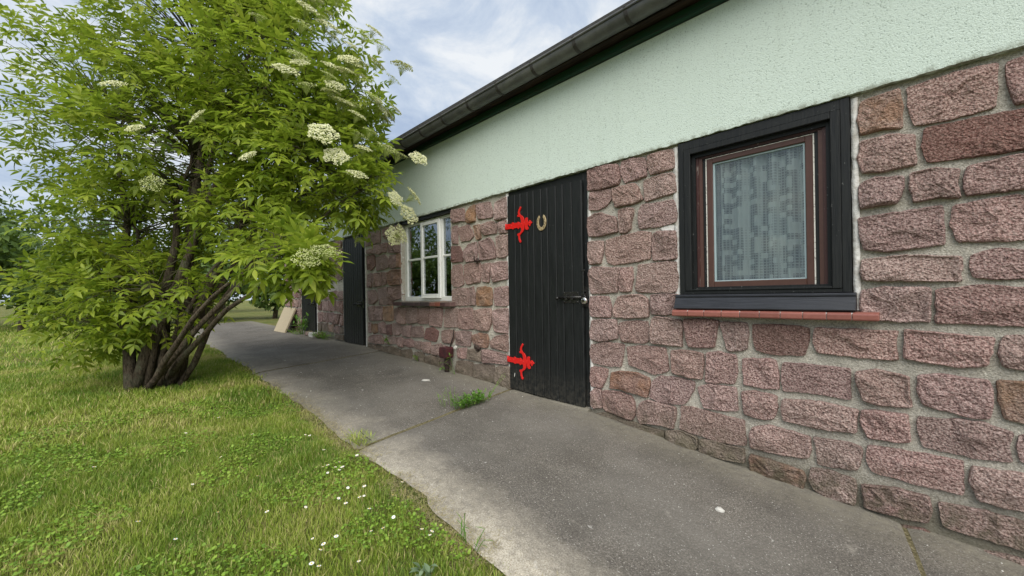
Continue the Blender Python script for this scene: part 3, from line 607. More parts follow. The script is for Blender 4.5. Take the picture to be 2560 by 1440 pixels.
(0,[-7.205,-0.048,-6.951,-0.042,-6.958,-0.222,-7.232,-0.234]),
(0,[-6.915,-0.055,-6.745,-0.055,-6.752,-0.232,-6.922,-0.222]),
(0,[-6.72,-0.049,-6.607,-0.049,-6.616,-0.263,-6.728,-0.246]),
(0,[-7.748,-0.259,-7.526,-0.247,-7.517,-0.416,-7.735,-0.432]),
(0,[-7.49,-0.261,-7.287,-0.25,-7.294,-0.43,-7.444,-0.421]),
(0,[-7.26,-0.256,-7.014,-0.244,-7.039,-0.42,-7.247,-0.421]),
(0,[-6.989,-0.265,-6.729,-0.266,-6.841,-0.44,-7.015,-0.447]),
(0,[-6.694,-0.272,-6.609,-0.27,-6.616,-0.458,-6.77,-0.437]),
(3,[-7.757,-0.448,-7.567,-0.44,-7.594,-0.575,-7.763,-0.584]),
(3,[-7.547,-0.447,-7.286,-0.43,-7.293,-0.574,-7.552,-0.573]),
(4,[-7.257,-0.457,-7.004,-0.447,-7.009,-0.58,-7.262,-0.58]),
(0,[-6.979,-0.467,-6.719,-0.456,-6.724,-0.591,-6.984,-0.593]),
(3,[-6.702,-0.475,-6.61,-0.471,-6.614,-0.578,-6.706,-0.577]),
(3,[-6.956,-0.619,-6.615,-0.599,-6.619,-0.686,-6.958,-0.682]),
]


# stones behind the leaves, on the far end and right of the near window: coursed in the same way
def course(x0, x1, z0, z1, lim=None):
    x = x0 + .012
    while x < x1 - .06:
        w = rnd.uniform(.16, .38)
        if x + w > x1 - .1: w = x1 - x - .012
        zz0 = z0 + rnd.uniform(0, .008); zz1 = z1 - rnd.uniform(.006, .018); k = rnd.choice([0] * 18 + [4, 4, 2])
        P = [(x + rnd.uniform(-.004, .012), zz1 - rnd.uniform(0, .026)), (x + w * rnd.uniform(.3, .7), zz1 + rnd.uniform(-.010, .008)), (x + w - rnd.uniform(.006, .024), zz1 - rnd.uniform(0, .028)), (x + w - .008 - rnd.uniform(0, .012), (zz0 + zz1) / 2),
             (x + w - rnd.uniform(.008, .04), zz0 + rnd.uniform(0, .02)), (x + w * rnd.uniform(.3, .7), zz0 + rnd.uniform(-.006, .014)), (x + rnd.uniform(0, .03), zz0 + rnd.uniform(0, .024)), (x + rnd.uniform(-.004, .008), (zz0 + zz1) / 2)]
        STONES.append((k, [c for p in P for c in p])); x += w
def courses(x0, x1, z0, z1, n):
    zs = [z0 + (z1 - z0) * (i + (rnd.uniform(-.18, .18) if 0 < i < n else 0)) / n for i in range(n + 1)]
    for a, b in zip(zs[:-1], zs[1:]): course(x0, x1, a, b)
courses(-.265, HX1 - .02, -.165, .94, 6)
for z0, z1, xs_ in ((-.352, -.175, -.735), (-.555, -.365, -.795), (-.725, -.562, -.80), (-.905, -.735, -.755), (-1.075, -.915, -.77), (-1.22, -1.085, -.62)): course(xs_, HX1 - .02, z0, z1)
courses(-5.775, -5.26, .735, .94, 1)
course(-5.24, -4.72, .80, .94)
courses(-7.815, -6.605, .275, .94, 4)
courses(-9.78, -8.69, -.74, .94, 9)
def make_stone(k, co):
    P = [Vector((co[i], co[i + 1])) for i in range(0, len(co), 2)]
    if sum(P[i].x * P[(i + 1) % len(P)].y - P[(i + 1) % len(P)].x * P[i].y for i in range(len(P))) < 0: P = P[::-1]
    # cut the corners a little, then resample with a chipped outline
    Q = []
    for i, p in enumerate(P):
        a = P[i - 1]; b = P[(i + 1) % len(P)]
        Q += [p + (a - p) * min(.16, .007 / max((a - p).length, .001)), p + (b - p) * min(.16, .007 / max((b - p).length, .001))]
    per = sum((Q[i] - Q[i - 1]).length for i in range(len(Q))); step = max(.022, per / 44); O = []
    for i, p in enumerate(Q):
        b = Q[(i + 1) % len(Q)]; n = max(1, int((b - p).length / step))
        for j in range(n): O.append(p + (b - p) * (j / n))
    cx = sum((p.x for p in O)) / len(O); cz = sum((p.y for p in O)) / len(O); c = Vector((cx, cz))
    zmin = min(p.y for p in O); zmax = max(p.y for p in O); H = max(.05, zmax - zmin); sd_ = rnd.uniform(0, 50); proud = rnd.uniform(-.006, .008)
    tx = rnd.uniform(-.05, .05)
    for i, p in enumerate(O):
        d = (p - c).normalized(); O[i] = p + d * (.0018 + .0065 * noise.noise((p.x * 38, p.y * 38, sd_)))
    n = len(O); mb = MB()
    rings = [(1.0, .05, 0), (1.0, .012, .3), (.988, -.006, .8), (.93, -.012, 1.0), (.80, -.015, 1.1), (.62, -.016, 1.2), (.42, -.016, 1.2), (.2, -.016, 1.2)]
    PL = [(rnd.gauss(0, .16), rnd.gauss(.04, .14), rnd.uniform(-.2, .2) * H, rnd.uniform(0, .006)) for _ in range(4)]
    def face(q):      # split rock face: a few broken planes with rough grain on them
        fx = max(a_ * (q.x - cx - o_) + b_ * (q.y - cz - o_) - k_ for a_, b_, o_, k_ in PL)
        return max(-.016, min(.016, fx)) + .008 * noise.noise((q.x * 12, q.y * 12, sd_)) + .008 * abs(noise.noise((q.x * 26, q.y * 26, sd_ + 3))) + .006 * noise.noise((q.x * 60, q.y * 60, sd_ + 6))
    for s_, y, am in rings:
        for p in O:
            q = c + (p - c) * s_
            yy = y + (proud if am > 0 else 0) + am * face(q) * (.55 if s_ > .9 else 1)
            mb.v.append((q.x, yy if am < .5 else min(yy, .002), q.y))
    mb.v.append((cx, min(.002, -.016 + proud + 1.2 * face(c)), cz))
    R = len(rings)
    for r in range(R - 1):
        for i in range(n): mb.f.append([r * n + i, r * n + (i + 1) % n, (r + 1) * n + (i + 1) % n, (r + 1) * n + i])
    for i in range(n): mb.f.append([(R - 1) * n + i, (R - 1) * n + (i + 1) % n, R * n])
    return mb.build('stone', SK[k], swall, smooth=False, org=(cx, .03, cz))
for k, co in STONES: make_stone(k, co)

# pale painted mortar along the jambs
def edging(x0, x1, z0, z1, seed):
    mb = MB(); n = int((z1 - z0) / .03)
    for i in range(n + 1):
        z = z0 + (z1 - z0) * i / n; w = .006 * noise.noise((z * 9, seed, 0)) + .004 * noise.noise((z * 31, seed, 2))
        w2 = .004 * noise.noise((z * 13, seed, 7)); mb.v += [(x0 + w, MY - .009, z), (x1 + w2, MY - .011 - .003 * noise.noise((z * 17, 1, seed)), z), (x0 + w, MY + .01, z), (x1 + w2, MY + .03, z)]
    for i in range(n):
        a = i * 4; mb.f += [[a, a + 1, a + 5, a + 4], [a + 2, a, a + 4, a + 6], [a + 1, a + 3, a + 7, a + 5]]
    mb.build('edging', 'edge_paint', swall, smooth=True)
edging(-2.768, -2.7365, -.87, .945, 1); edging(-1.8465, -1.822, -.88, .90, 2); edging(-1.172, -1.1385, -.10, .94, 3)
edging(-5.788, -5.765, -.72, .94, 4); edging(-7.826, -7.80, -.62, .94, 5); edging(-6.607, -6.5935, -.60, .3, 6); edging(-4.745, -4.7255, -.05, .72, 8); edging(-.2765, -.25, -.1, .94, 9)
# wide patch of pale mortar beside the near window
mb = MB(); P = [(-1.268, 0.429), (-1.231, 0.442), (-1.199, 0.446), (-1.158, 0.438), (-1.15, 0.401), (-1.199, 0.41), (-1.252, 0.414)]
mb.prism_y(P, MY - .006, MY + .01).build('mortar_patch', 'edge_paint', swall)

# plaster band
mb = MB(); PY = -.016; nxp = 620; zl = [PB, PB + .012, PB + .03] + [PB + .06 + (PT - PB - .06) * j / 14 for j in range(15)]
for i in range(nxp + 1):
    x = HX0 + (HX1 - HX0) * i / nxp
    for j, z in enumerate(zl):
        if j == 0: z += .007 * noise.noise((x * 6, 0, 3)) + .006 * noise.noise((x * 22, 0, 8)) + .004 * noise.noise((x * 60, 0, 2))
        y = PY + .004 * noise.noise((x * 1.5, z * 1.5, 7)) + 0.0
        mb.v.append((x, y, z))
nz = len(zl)
for i in range(nxp):
    for j in range(nz - 1): k = i * nz + j; mb.f.append([k, k + nz, k + nz + 1, k + 1])
b = len(mb.v)
for i in range(nxp + 1): mb.v.append((HX0 + (HX1 - HX0) * i / nxp, .26, PB + .004))
for i in range(nxp): mb.f.append([b + i, b + i + 1, (i + 1) * nz, i * nz])
b = len(mb.v); mb.v += [(HX0, .26, PT), (HX1, .26, PT)]
mb.f += [[j for j in range(nz)] + [b, b - nxp - 1], [nxp * nz + j for j in range(nz)][::-1] + [b - 1, b + 1]]
pw = mb.build('plaster_wall', 'plaster', house, smooth=True); _e = pw.modifiers.new('edge', 'EDGE_SPLIT'); _e.split_angle = math.radians(35); pw['label'] = 'mint green roughcast plaster band'
# remaining shell (sides, back, floor, dark interior faces)
mb = MB(); mb.box(HX0, HX0 + .24, .262, 4.0, -1.4, 1.7); mb.box(HX1 - .24, HX1, .262, 4.0, -1.5, 1.7); mb.box(HX0 + .242, HX1 - .242, 3.76, 4.0, -1.4, 2.6)
mb.build('side_wall', 'plaster', house)
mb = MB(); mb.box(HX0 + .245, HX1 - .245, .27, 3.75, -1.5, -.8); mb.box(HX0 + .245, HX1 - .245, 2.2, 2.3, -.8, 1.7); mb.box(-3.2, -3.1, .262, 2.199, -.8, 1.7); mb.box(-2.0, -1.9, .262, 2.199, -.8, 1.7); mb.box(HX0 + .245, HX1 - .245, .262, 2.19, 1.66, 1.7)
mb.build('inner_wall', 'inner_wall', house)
# roof, soffit, green board, gutter
mb = MB(); mb.prism_x([(-.19, 1.83), (4.2, 2.95), (4.2, 3.02), (-.19, 1.90)], HX0 - .2, HX1 + .2); mb.build('roof', 'roof_felt', house)
mb = MB(); xg = HX0 - .1
while xg < HX1 + .05:
    x2 = min(HX1 + .1, xg + rnd.uniform(2.6, 3.4)); o_ = rnd.uniform(-.002, .002)
    mb.box(xg, x2 - .003, -.052 + o_, -.017, 1.703 + o_, 1.762); xg = x2
mb.build('green_board', 'green_board', house, bevel=.004)
mb = MB(); mb.box(HX0 - .1, HX1 + .1, -.1145, -.014, 1.765, 1.79); mb.box(HX0 - .1, HX1 + .1, -.135, -.1155, 1.758, 1.835); mb.build('soffit_board', 'dark_board', house, bevel=.003)
def gut(x): return 1.806 + .0075 * (x + 1.3)
GC, GR = -.200, .0645
prof = [(GC - GR * math.cos(a), -GR * math.sin(a)) for a in [PI * i / 16 for i in range(17)]]
prof = prof + [(GC - (GR - .004) * math.cos(a), -(GR - .004) * math.sin(a)) for a in [PI * i / 16 for i in range(17)]][::-1]
mb = MB(); cuts = [HX0 - .15, -7.6, -4.9, -2.9, -1.12, .9, HX1 + .15]
x0, x1 = cuts[0], cuts[-1]
b = 0; n = len(prof); m = 40
for i in range(m + 1):
    x = x0 + (x1 - x0) * i / m; wv = .0025 * noise.noise((x * 2, 0, 0))
    mb.v += [(x, y, gut(x) + z + wv) for y, z in prof]
for i in range(m):
    for k in range(n): mb.f.append([i * n + k, i * n + (k + 1) % n, (i + 1) * n + (k + 1) % n, (i + 1) * n + k])
mb.f.append(list(range(n))); mb.f.append([m * n + k for k in range(n)][::-1])
mb.tube([(x0 + (x1 - x0) * i / m, GC - GR - .004, gut(x0 + (x1 - x0) * i / m) + .001) for i in range(m + 1)], .0085, 8)
gutter = mb.build('gutter', 'zinc', house, smooth=True); gutter['label'] = 'weathered grey half round metal gutter'
md = gutter.modifiers.new('edge', 'EDGE_SPLIT'); md.split_angle = math.radians(50)
bx = -9.55
for i in range(26):
    x = -1.345 - .41 * (i - 6)
    if x < HX0 - .05 or x > HX1 + .1: continue
    mb = MB(); zz = gut(x); hw = .013; R2 = GR + .004; a0 = [PI * (-.06 + 1.0 * k / 14) for k in range(15)]
    for a in a0: mb.v += [(x - hw, GC - R2 * math.cos(a), zz - R2 * math.sin(a)), (x + hw, GC - R2 * math.cos(a), zz - R2 * math.sin(a)), (x - hw, GC - (R2 - .003) * math.cos(a), zz - (R2 - .003) * math.sin(a)), (x + hw, GC - (R2 - .003) * math.cos(a), zz - (R2 - .003) * math.sin(a))]
    for k in range(14): a = k * 4; mb.f += [[a, a + 1, a + 5, a + 4], [a + 2, a, a + 4, a + 6], [a + 1, a + 3, a + 7, a + 5]]
    mb.box(x - .009, x + .009, GC - GR - .014, GC - GR + .02, zz + .006, zz + .018); mb.box(x - .006, x + .006, GC - GR - .006, GC - GR + .002, zz + .016, zz + .028)
    mb.tube([(x, GC - R2 * .80, zz - R2 * .55), (x, GC - R2 * .80 - .006, zz - R2 * .55 - .003)], .006, 6)
    mb.build('bracket', 'zinc_strap', gutter)
for x in cuts[1:-1]:
    mb = MB(); zz = gut(x); R2 = GR + .0025
    for k in range(15):
        a = PI * k / 14; mb.v += [(x - .02, GC - R2 * math.cos(a), zz - R2 * math.sin(a)), (x + .02, GC - R2 * math.cos(a), zz - R2 * math.sin(a))]
    for k in range(14): a = k * 2; mb.f.append([a, a + 1, a + 3, a + 2])
    mb.build('joint_sleeve', 'zinc', gutter, smooth=True)

# ------------------------------------------------------------------ doors
HINGE = [(0.0, 0.022), (0.078, 0.018), (0.082, 0.029), (0.097, 0.028), (0.108, 0.019), (0.134, 0.02), (0.146, 0.016), (0.159, 0.026), (0.172, 0.021), (0.184, 0.01), (0.195, 0.012), (0.197, 0.027), (0.191, 0.051), (0.181, 0.066), (0.156, 0.068), (0.148, 0.081), (0.163, 0.087), (0.159, 0.107), (0.17, 0.132), (0.185, 0.153), (0.192, 0.157), (0.202, 0.145), (0.193, 0.131), (0.182, 0.115), (0.18, 0.098), (0.19, 0.083), (0.215, 0.068), (0.229, 0.052), (0.236, 0.027), (0.24, 0.008), (0.244, 0.008), (0.245, 0.032), (0.251, 0.045), (0.267, 0.049), (0.281, 0.038), (0.277, 0.027), (0.279, 0.009), (0.287, 0.005), (0.295, 0.016), (0.305, 0.02), (0.313, 0.01), (0.334, -0.006), (0.314, -0.017), (0.306, -0.032), (0.296, -0.031), (0.288, -0.015), (0.28, -0.014), (0.276, -0.034), (0.286, -0.041), (0.285, -0.056), (0.269, -0.063), (0.251, -0.054), (0.243, -0.036), (0.243, -0.015), (0.237, -0.018), (0.233, -0.052), (0.22, -0.071), (0.195, -0.086), (0.178, -0.102), (0.179, -0.123), (0.187, -0.142), (0.197, -0.152), (0.187, -0.167), (0.174, -0.158), (0.162, -0.13), (0.161, -0.106), (0.15, -0.096), (0.149, -0.082), (0.161, -0.079), (0.182, -0.076), (0.197, -0.057), (0.196, -0.036), (0.183, -0.025), (0.171, -0.035), (0.162, -0.04), (0.154, -0.036), (0.15, -0.027), (0.133, -0.028), (0.111, -0.028), (0.094, -0.036), (0.079, -0.03), (0.077, -0.026), (0.006, -0.024)]
def ngon_prism(P, y0, y1, name, mat, parent, org, bev=.002):
    bm = bmesh.new(); vs_ = [bm.verts.new((x, y1, z)) for x, z in P]
    for tri in tessellate_polygon([[Vector((x, z, 0)) for x, z in P]]):
        try: bm.faces.new([vs_[i] for i in tri])
        except ValueError: pass
    r = bmesh.ops.extrude_face_region(bm, geom=bm.faces[:]); bmesh.ops.translate(bm, vec=(0, y0 - y1, 0), verts=[v for v in r['geom'] if isinstance(v, bmesh.types.BMVert)])
    bmesh.ops.recalc_face_normals(bm, faces=bm.faces)
    me = bpy.data.meshes.new(name); bm.to_mesh(me); bm.free(); me.materials.append(M[mat])
    o = bpy.data.objects.new(name, me); C.objects.link(o); place(o, parent, org)
    if bev: b_ = o.modifiers.new('bevel', 'BEVEL'); b_.width = bev; b_.segments = 1; b_.limit_method = 'ANGLE'; b_.angle_limit = math.radians(60)
    return o
def leaf_planks(door, ed, zb, zt, y0, y1):
    n = len(ed) - 1
    for i in range(n):
        a, b_ = ed[i] + .0022, ed[i + 1] - .0022; fa, fb = i / n, (i + 1) / n
        ya = y0 + rnd.uniform(-.0012, .0012); ch = .005
        za0, za1 = zb[0] + (zb[1] - zb[0]) * fa, zb[0] + (zb[1] - zb[0]) * fb; zt0, zt1 = zt[0] + (zt[1] - zt[0]) * fa, zt[0] + (zt[1] - zt[0]) * fb
        mb = MB()      # chamfered board outline in plan, full height
        pl = [(a, ya + ch), (a + ch, ya), (b_ - ch, ya), (b_, ya + ch), (b_, y1), (a, y1)]
        k = len(pl); mb.v = [(x, y, za0 + (za1 - za0) * (x - a) / (b_ - a)) for x, y in pl] + [(x, y, zt0 + (zt1 - zt0) * (x - a) / (b_ - a)) for x, y in pl]
        mb.f = [[j, (j + 1) % k, k + (j + 1) % k, k + j] for j in range(k)] + [list(range(k))[::-1], [k + j for j in range(k)]]
        mb.build('plank', 'black_wood', door)
def bolt_latch(door, xl, xr, z, y):
    mb = MB(); mb.box(xl, xr, y - .006, y, z - .044, z + .044)
    for sx in (.012, .5, 1):
        for sz in (-.034, .034): mb.ball((xl + .01 + (xr - xl - .02) * min(1, sx), y - .007, z + sz), .006, 8, 5)
    for cx_ in (.25, .62): mb.box(xl + (xr - xl) * cx_ - .012, xl + (xr - xl) * cx_ + .012, y - .024, y - .006, z - .022, z + .022)
    lp = mb.build('latch', 'black_iron', door, bevel=.002)
    mb = MB(); mb.tube([(xl - .035, y - .016, z), (xr + .035, y - .016, z)], .011, 10); mb.tube([(xl - .03, y - .016, z), (xl - .034, y - .04, z - .002), (xl - .03, y - .052, z - .012)], [.008, .009, .012], 8)
    mb.build('latch_bolt', 'black_iron', door, smooth=True)
    return lp
# near door
d1 = empty('door', (-2.3, .02, -.87), house); d1['label'] = 'black plank door with red strap hinges'
ED = [-2.728, -2.624, -2.555, -2.467, -2.395, -2.308, -2.236, -2.148, -2.075, -1.986, -1.888]
leaf_planks(d1, ED, (-.853, -.880), (.908, .884), -.012, .014)
mb = MB(); mb.box(-1.8905, -1.8495, .016, .06, -.872, .949); mb.box(-2.733, -1.891, .0165, .058, .86, .949); mb.box(-2.733, -2.70, .0168, .057, -.85, .859); mb.build('door_frame', 'black_wood', d1, bevel=.002)
mb = MB(); mb.box(-2.69, -1.9, .0155, .03, -.62, -.50); mb.box(-2.69, -1.9, .0155, .03, .55, .67); mb.box(-2.72, -1.85, .065, .09, -.87, .95); mb.build('back_board', 'black_wood', d1)
for (hx, hz) in ((-2.740, .630), (-2.740, -.588)):
    h = ngon_prism(HINGE, -.0195, -.0128, 'hinge', 'red_paint', d1, (hx, 0, hz), .0022); h['label'] = 'bright red ornamental strap hinge'
    mb = MB()
    for bx_, bz in ((.03, -.002), (.075, -.003), (.205, -.004), (.17, .0), (.3, -.006)): mb.ball((hx + bx_, -.0195, hz + bz), .0055, 8, 5)
    mb.tube([(hx - .004, -.012, hz - .026), (hx - .004, -.012, hz + .026)], .010, 10); mb.build('hinge_knuckle', 'red_paint', d1, smooth=True)
bolt_latch(d1, -2.077, -1.925, -.025, -.0125)
mb = MB(); mb.box(-1.897, -1.858, .003, .0155, -.10, .055); mb.tube([(-1.884, -.012, .185), (-1.884, -.012, -.005)], .0065, 8); mb.tube([(-1.90, -.012, .182), (-1.868, -.012, .182)], .007, 8)
mb.box(-1.902, -1.864, -.016, .002, .018, .032); mb.box(-1.90, -1.866, -.020, .002, -.012, .004); mb.tube([(-1.884, .004, -.09), (-1.884, -.02, -.095), (-1.884, -.028, -.085)], .006, 6)
mb.build('latch_keep', 'black_iron', d1, bevel=.001)
mb = MB(); zt_ = -.853
mb.prism_x([(-.05, g(-2.3, -.05) - .10), (.09, -1.0), (.09, -.874), (.0, -.879), (-.03, -.886)], -2.733, -1.85)
mb.build('threshold', 'concrete', d1, bevel=.006)
# white fleck of paint on the door
mb = MB(); mb.prism_y([(-2.665, -.745), (-2.658, -.738), (-2.652, -.712), (-2.657, -.705), (-2.663, -.722)], -.0135, -.0118).build('paint_chip', 'chip_white', d1)

def plain_door(x0, x1, zb, zt, n, lab, slant=0.0):
    d = empty('door', ((x0 + x1) / 2, .03, zb), house); d['label'] = lab
    e = [x0 + .02 + (x1 - x0 - .09) * i / n for i in range(n + 1)]
    leaf_planks(d, e, (zb + .03, zb + .015 - slant), (zt - .05, zt - .055), -.004, .02)
    mb = MB(); mb.box(x0 + .0015, x0 + .035, .022, .07, zb, zt); mb.box(x1 - .065, x1 - .0015, .0225, .07, zb, zt); mb.box(x0 + .036, x1 - .066, .0228, .07, zt - .07, zt); mb.box(x0 + .02, x1 - .02, .071, .09, zb, zt); mb.build('door_frame', 'black_wood', d, bevel=.002)
    bolt_latch(d, x1 - .26, x1 - .1, -.10, -.0045)
    mb = MB(); mb.box(x1 - .066, x1 - .03, -.004, .021, -.16, -.03); mb.tube([(x1 - .05, -.012, .10), (x1 - .05, -.012, -.06)], .006, 8); mb.build('latch_keep', 'black_iron', d)
    mb = MB(); mb.prism_x([(-.03, zb - .2), (.09, zb - .2), (.09, zb + .012), (0, zb + .008), (-.02, zb - .004)], x0 + .002, x1 - .002); mb.build('threshold', 'concrete', d, bevel=.005)
plain_door(-6.592, -5.79, -.722, .95, 9, 'black plank door partly behind hanging leaves')
plain_door(-8.665, -7.828, -.64, .95, 9, 'farthest black plank door', 0)

# horseshoe and padlock hang on the near door
P = []; hs = empty('horseshoe', (-2.30, -.014, .545)); tag(hs, 'old brass coloured horseshoe nailed to the black door', 'horseshoe')
def shoe(t, r):      # t 0..1 along the U from left heel to right heel
    a = PI * (1.13 - 1.26 * 0) ; return None
outer = []; inner = []
for i in range(25):
    th_ = math.radians(118 + (422 - 118) * i / 24)      # opening at the top
    web = .0285 if 8 < i < 16 else .0235
    ex, ez = .053, .070
    o_ = Vector((ex * math.cos(th_), ez * math.sin(th_))); 
    if i < 5: o_.x += -.002 * (5 - i) * .0
    outer.append((o_.x, o_.y)); L_ = o_.length; q = o_ * ((L_ - web) / L_); inner.append((q.x, q.y))
P = outer + inner[::-1]
ngon_prism(P, -.0215, -.0125, 'shoe', 'bronze', hs, (-2.301, 0, .611), .003)
mb = MB()
for i in (3, 5, 7, 9, 15, 17, 19, 21):
    qx = (outer[i][0] + inner[i][0]) / 2; qz = (outer[i][1] + inner[i][1]) / 2; mb.box(-2.301 + qx - .0022, -2.301 + qx + .0022, -.0232, -.0210, .611 + qz - .0035, .611 + qz + .0035)
mb.build('nail_hole', 'nail_hole', hs)
pk = empty('padlock', (-1.870, -.03, -.09)); tag(pk, 'round silver padlock on the black door latch', 'padlock')
mb = MB(); n = 28
for y, r in ((-.012, .018), (-.012, .023), (-.017, .0275), (-.028, .0275), (-.033, .023), (-.0335, .011)): mb.v += [(-1.871 + r * math.cos(2 * PI * k / n), y, -.052 + r * math.sin(2 * PI * k / n)) for k in range(n)]
for i in range(5):
    for k in range(n): mb.f.append([i * n + k, i * n + (k + 1) % n, (i + 1) * n + (k + 1) % n, (i + 1) * n + k])
mb.f += [list(range(n)), [5 * n + k for k in range(n)][::-1]]
mb.build('lock_body', 'chrome', pk, smooth=True)
mb = MB(); mb.tube([(-1.871 + .013 * math.cos(a), -.0225, -.032 + .020 * math.sin(a)) for a in [PI * k / 10 for k in range(11)]], .0045, 8); mb.build('shackle', 'black_iron', pk, smooth=True)
mb = MB(); mb.box(-1.876, -1.866, -.0348, -.033, -.060, -.046); mb.build('keyhole', 'nail_hole', pk)

# ------------------------------------------------------------------ windows
def frame(mbx, x0, x1, z0, z1, w, y0, y1, wb=None, wt_=None):
    wb = wb or w; wt_ = wt_ or w
    mbx.box(x0, x0 + w, y0, y1, z0, z1); mbx.box(x1 - w, x1, y0, y1, z0, z1); mbx.box(x0 + w, x1 - w, y0, y1, z0, z0 + wb); mbx.box(x0 + w, x1 - w, y0, y1, z1 - wt_, z1); return mbx
w1 = empty('window', (-4.17, .08, -.06), house); w1['label'] = 'white framed six pane window with brick sill'
D0 = .055
mb = MB(); frame(mb, -4.722, -3.647, -.055, .912, .062, D0, D0 + .06, .055, .03); mb.box(-4.335, -4.262, D0, D0 + .06, 0, .882); mb.box(-3.938, -3.874, D0, D0 + .06, 0, .882); mb.build('window_frame', 'white_paint', w1, bevel=.003)
mb = MB(); frame(mb, -4.302, -3.900, -.012, .885, .042, D0 - .022, D0 - .001, .04, .04); mb.box(-4.30, -3.90, D0 - .035, D0 - .001, -.022, -.0125); mb.build('casement', 'white_paint', w1, bevel=.003)
for (a, b_, y_) in ((-4.660, -4.335, D0 + .01), (-4.260, -3.942, D0 - .017), (-3.874, -3.709, D0 + .01)):
    mb = MB(); mb.box(a, b_, y_, y_ + .03, .448, .472); mb.build('glazing_bar', 'white_paint', w1, bevel=.003)
    for (z0, z1) in ((.0, .448), (.472, .882)):
        zz0 = max(z0, .028 if a == -4.260 else 0); zz1 = min(z1, .845) if a == -4.260 else z1
        mb = MB(); mb.box(a + .0005, b_ - .0005, y_ + .014, y_ + .018, zz0 + .0005, zz1 - .0005); mb.build('pane', 'glass', w1)
lt = MB().box(-4.86, -3.648, .012, .16, .914, .952); lt.build('lintel', 'black_wood', w1)
lt = MB().box(-4.86, -4.724, -.004, .0115, .885, .951); lt.build('lintel_end', 'black_wood', w1)
sl = empty('brick_sill', (-4.2, -.02, -.12), house)
n = 12; X0, X1 = -4.83, -3.568
for i in range(n):
    a = X0 + (X1 - X0) * i / n; b_ = X0 + (X1 - X0) * (i + 1) / n; jx = rnd.uniform(-.003, .003); r_ = rnd.uniform(-.004, .004)
    mb = MB(); mb.hexa([(a + .003, -.062 + r_, -.113), (b_ - .003, -.062 + r_, -.113), (a + .003, .053, -.113), (b_ - .003, .053, -.113), (a + .003, -.062 + r_, -.064 + jx), (b_ - .003, -.062 + r_, -.064 + jx), (a + .003, .053, -.056), (b_ - .003, .053, -.056)])
    mb.build('brick', 'sill_brick_red' if i in (8, 9, 11) else 'sill_brick', sl, bevel=.004)
MB().box(X0 + .006, X1 - .006, -.052, .052, -.108, -.070).build('sill_mortar', 'mortar', sl)

w2 = empty('window', (-.71, .05, -.1), house); w2['label'] = 'dark framed window with lace behind the glass'
WX0, WX1 = -1.134, -.281
mb = MB(); frame(mb, WX0, WX1, -.012, .950, .036, -.006, .09, .02, .05); mb.build('casing', 'black_wood', w2, bevel=.002)
mb = MB(); frame(mb, WX0 + .0365, WX1 - .0365, .008, .8995, .040, -.012, .088, .012, .035); mb.build('casing', 'black_wood', w2, bevel=.003)
mb = MB(); frame(mb, WX0 + .077, WX1 - .077, .02, .864, .020, .022, .086, .012, .02); mb.build('reveal', 'black_wood', w2)
mb = MB(); frame(mb, WX0 + .0975, WX1 - .0975, .022, .8435, .015, .034, .085, .006, .006); mb.build('weather_strip', 'red_brown_paint', w2)
mb = MB(); frame(mb, WX0 + .113, WX1 - .113, .024, .8372, .020, .040, .084, .004, .004); mb.build('reveal', 'brown_paint', w2)
mb = MB(); frame(mb, WX0 + .1335, WX1 - .1335, .026, .832, .0165, .048, .083, .004, .004); mb.build('reveal', 'black_wood', w2)
mb = MB(); frame(mb, WX0 + .1505, WX1 - .1505, .027, .8275, .006, .046, .082, .003, .003); mb.build('caulk_line', 'caulk', w2)
mb = MB(); frame(mb, WX0 + .157, WX1 - .157, .028, .824, .034, .044, .081, .036, .03); mb.build('sash', 'brown_paint', w2, bevel=.003)
mb = MB(); frame(mb, WX0 + .1915, WX1 - .1915, .0645, .7935, .009, .056, .080, .006, .008); mb.build('gasket', 'gasket', w2)
mb = MB(); mb.box(WX0 + .201, WX1 - .201, .066, .070, .071, .785); mb.build('pane', 'glass_clear', w2)
mb = MB(); mb.prism_x([(.05, -.0125), (-.030, -.0135), (-.036, -.017), (-.037, -.028), (-.031, -.031), (-.036, -.036), (-.048, -.066), (-.050, -.070), (-.062, -.098), (-.058, -.104), (.05, -.104)], WX0 - .018, WX1 + .018); mb.build('sloped_sill', 'sill_black', w2, bevel=.002)
ts = empty('tile_sill', (-.7, -.02, -.15), house)
tx = WX0 - .03; k = 0
while tx < WX1 + .01:
    mb = MB(); mb.prism_x([(.03, -.1065), (-.050, -.1085), (-.064, -.112), (-.070, -.119), (-.070, -.144), (-.064, -.149), (.03, -.149)], tx + .0022, tx + .0975); mb.build('tile', 'red_tile', ts, bevel=.003); tx += .0985
MB().box(WX0 - .026, tx - .004, -.060, .02, -.1455, -.1115).build('tile_joint', 'edge_paint', ts)
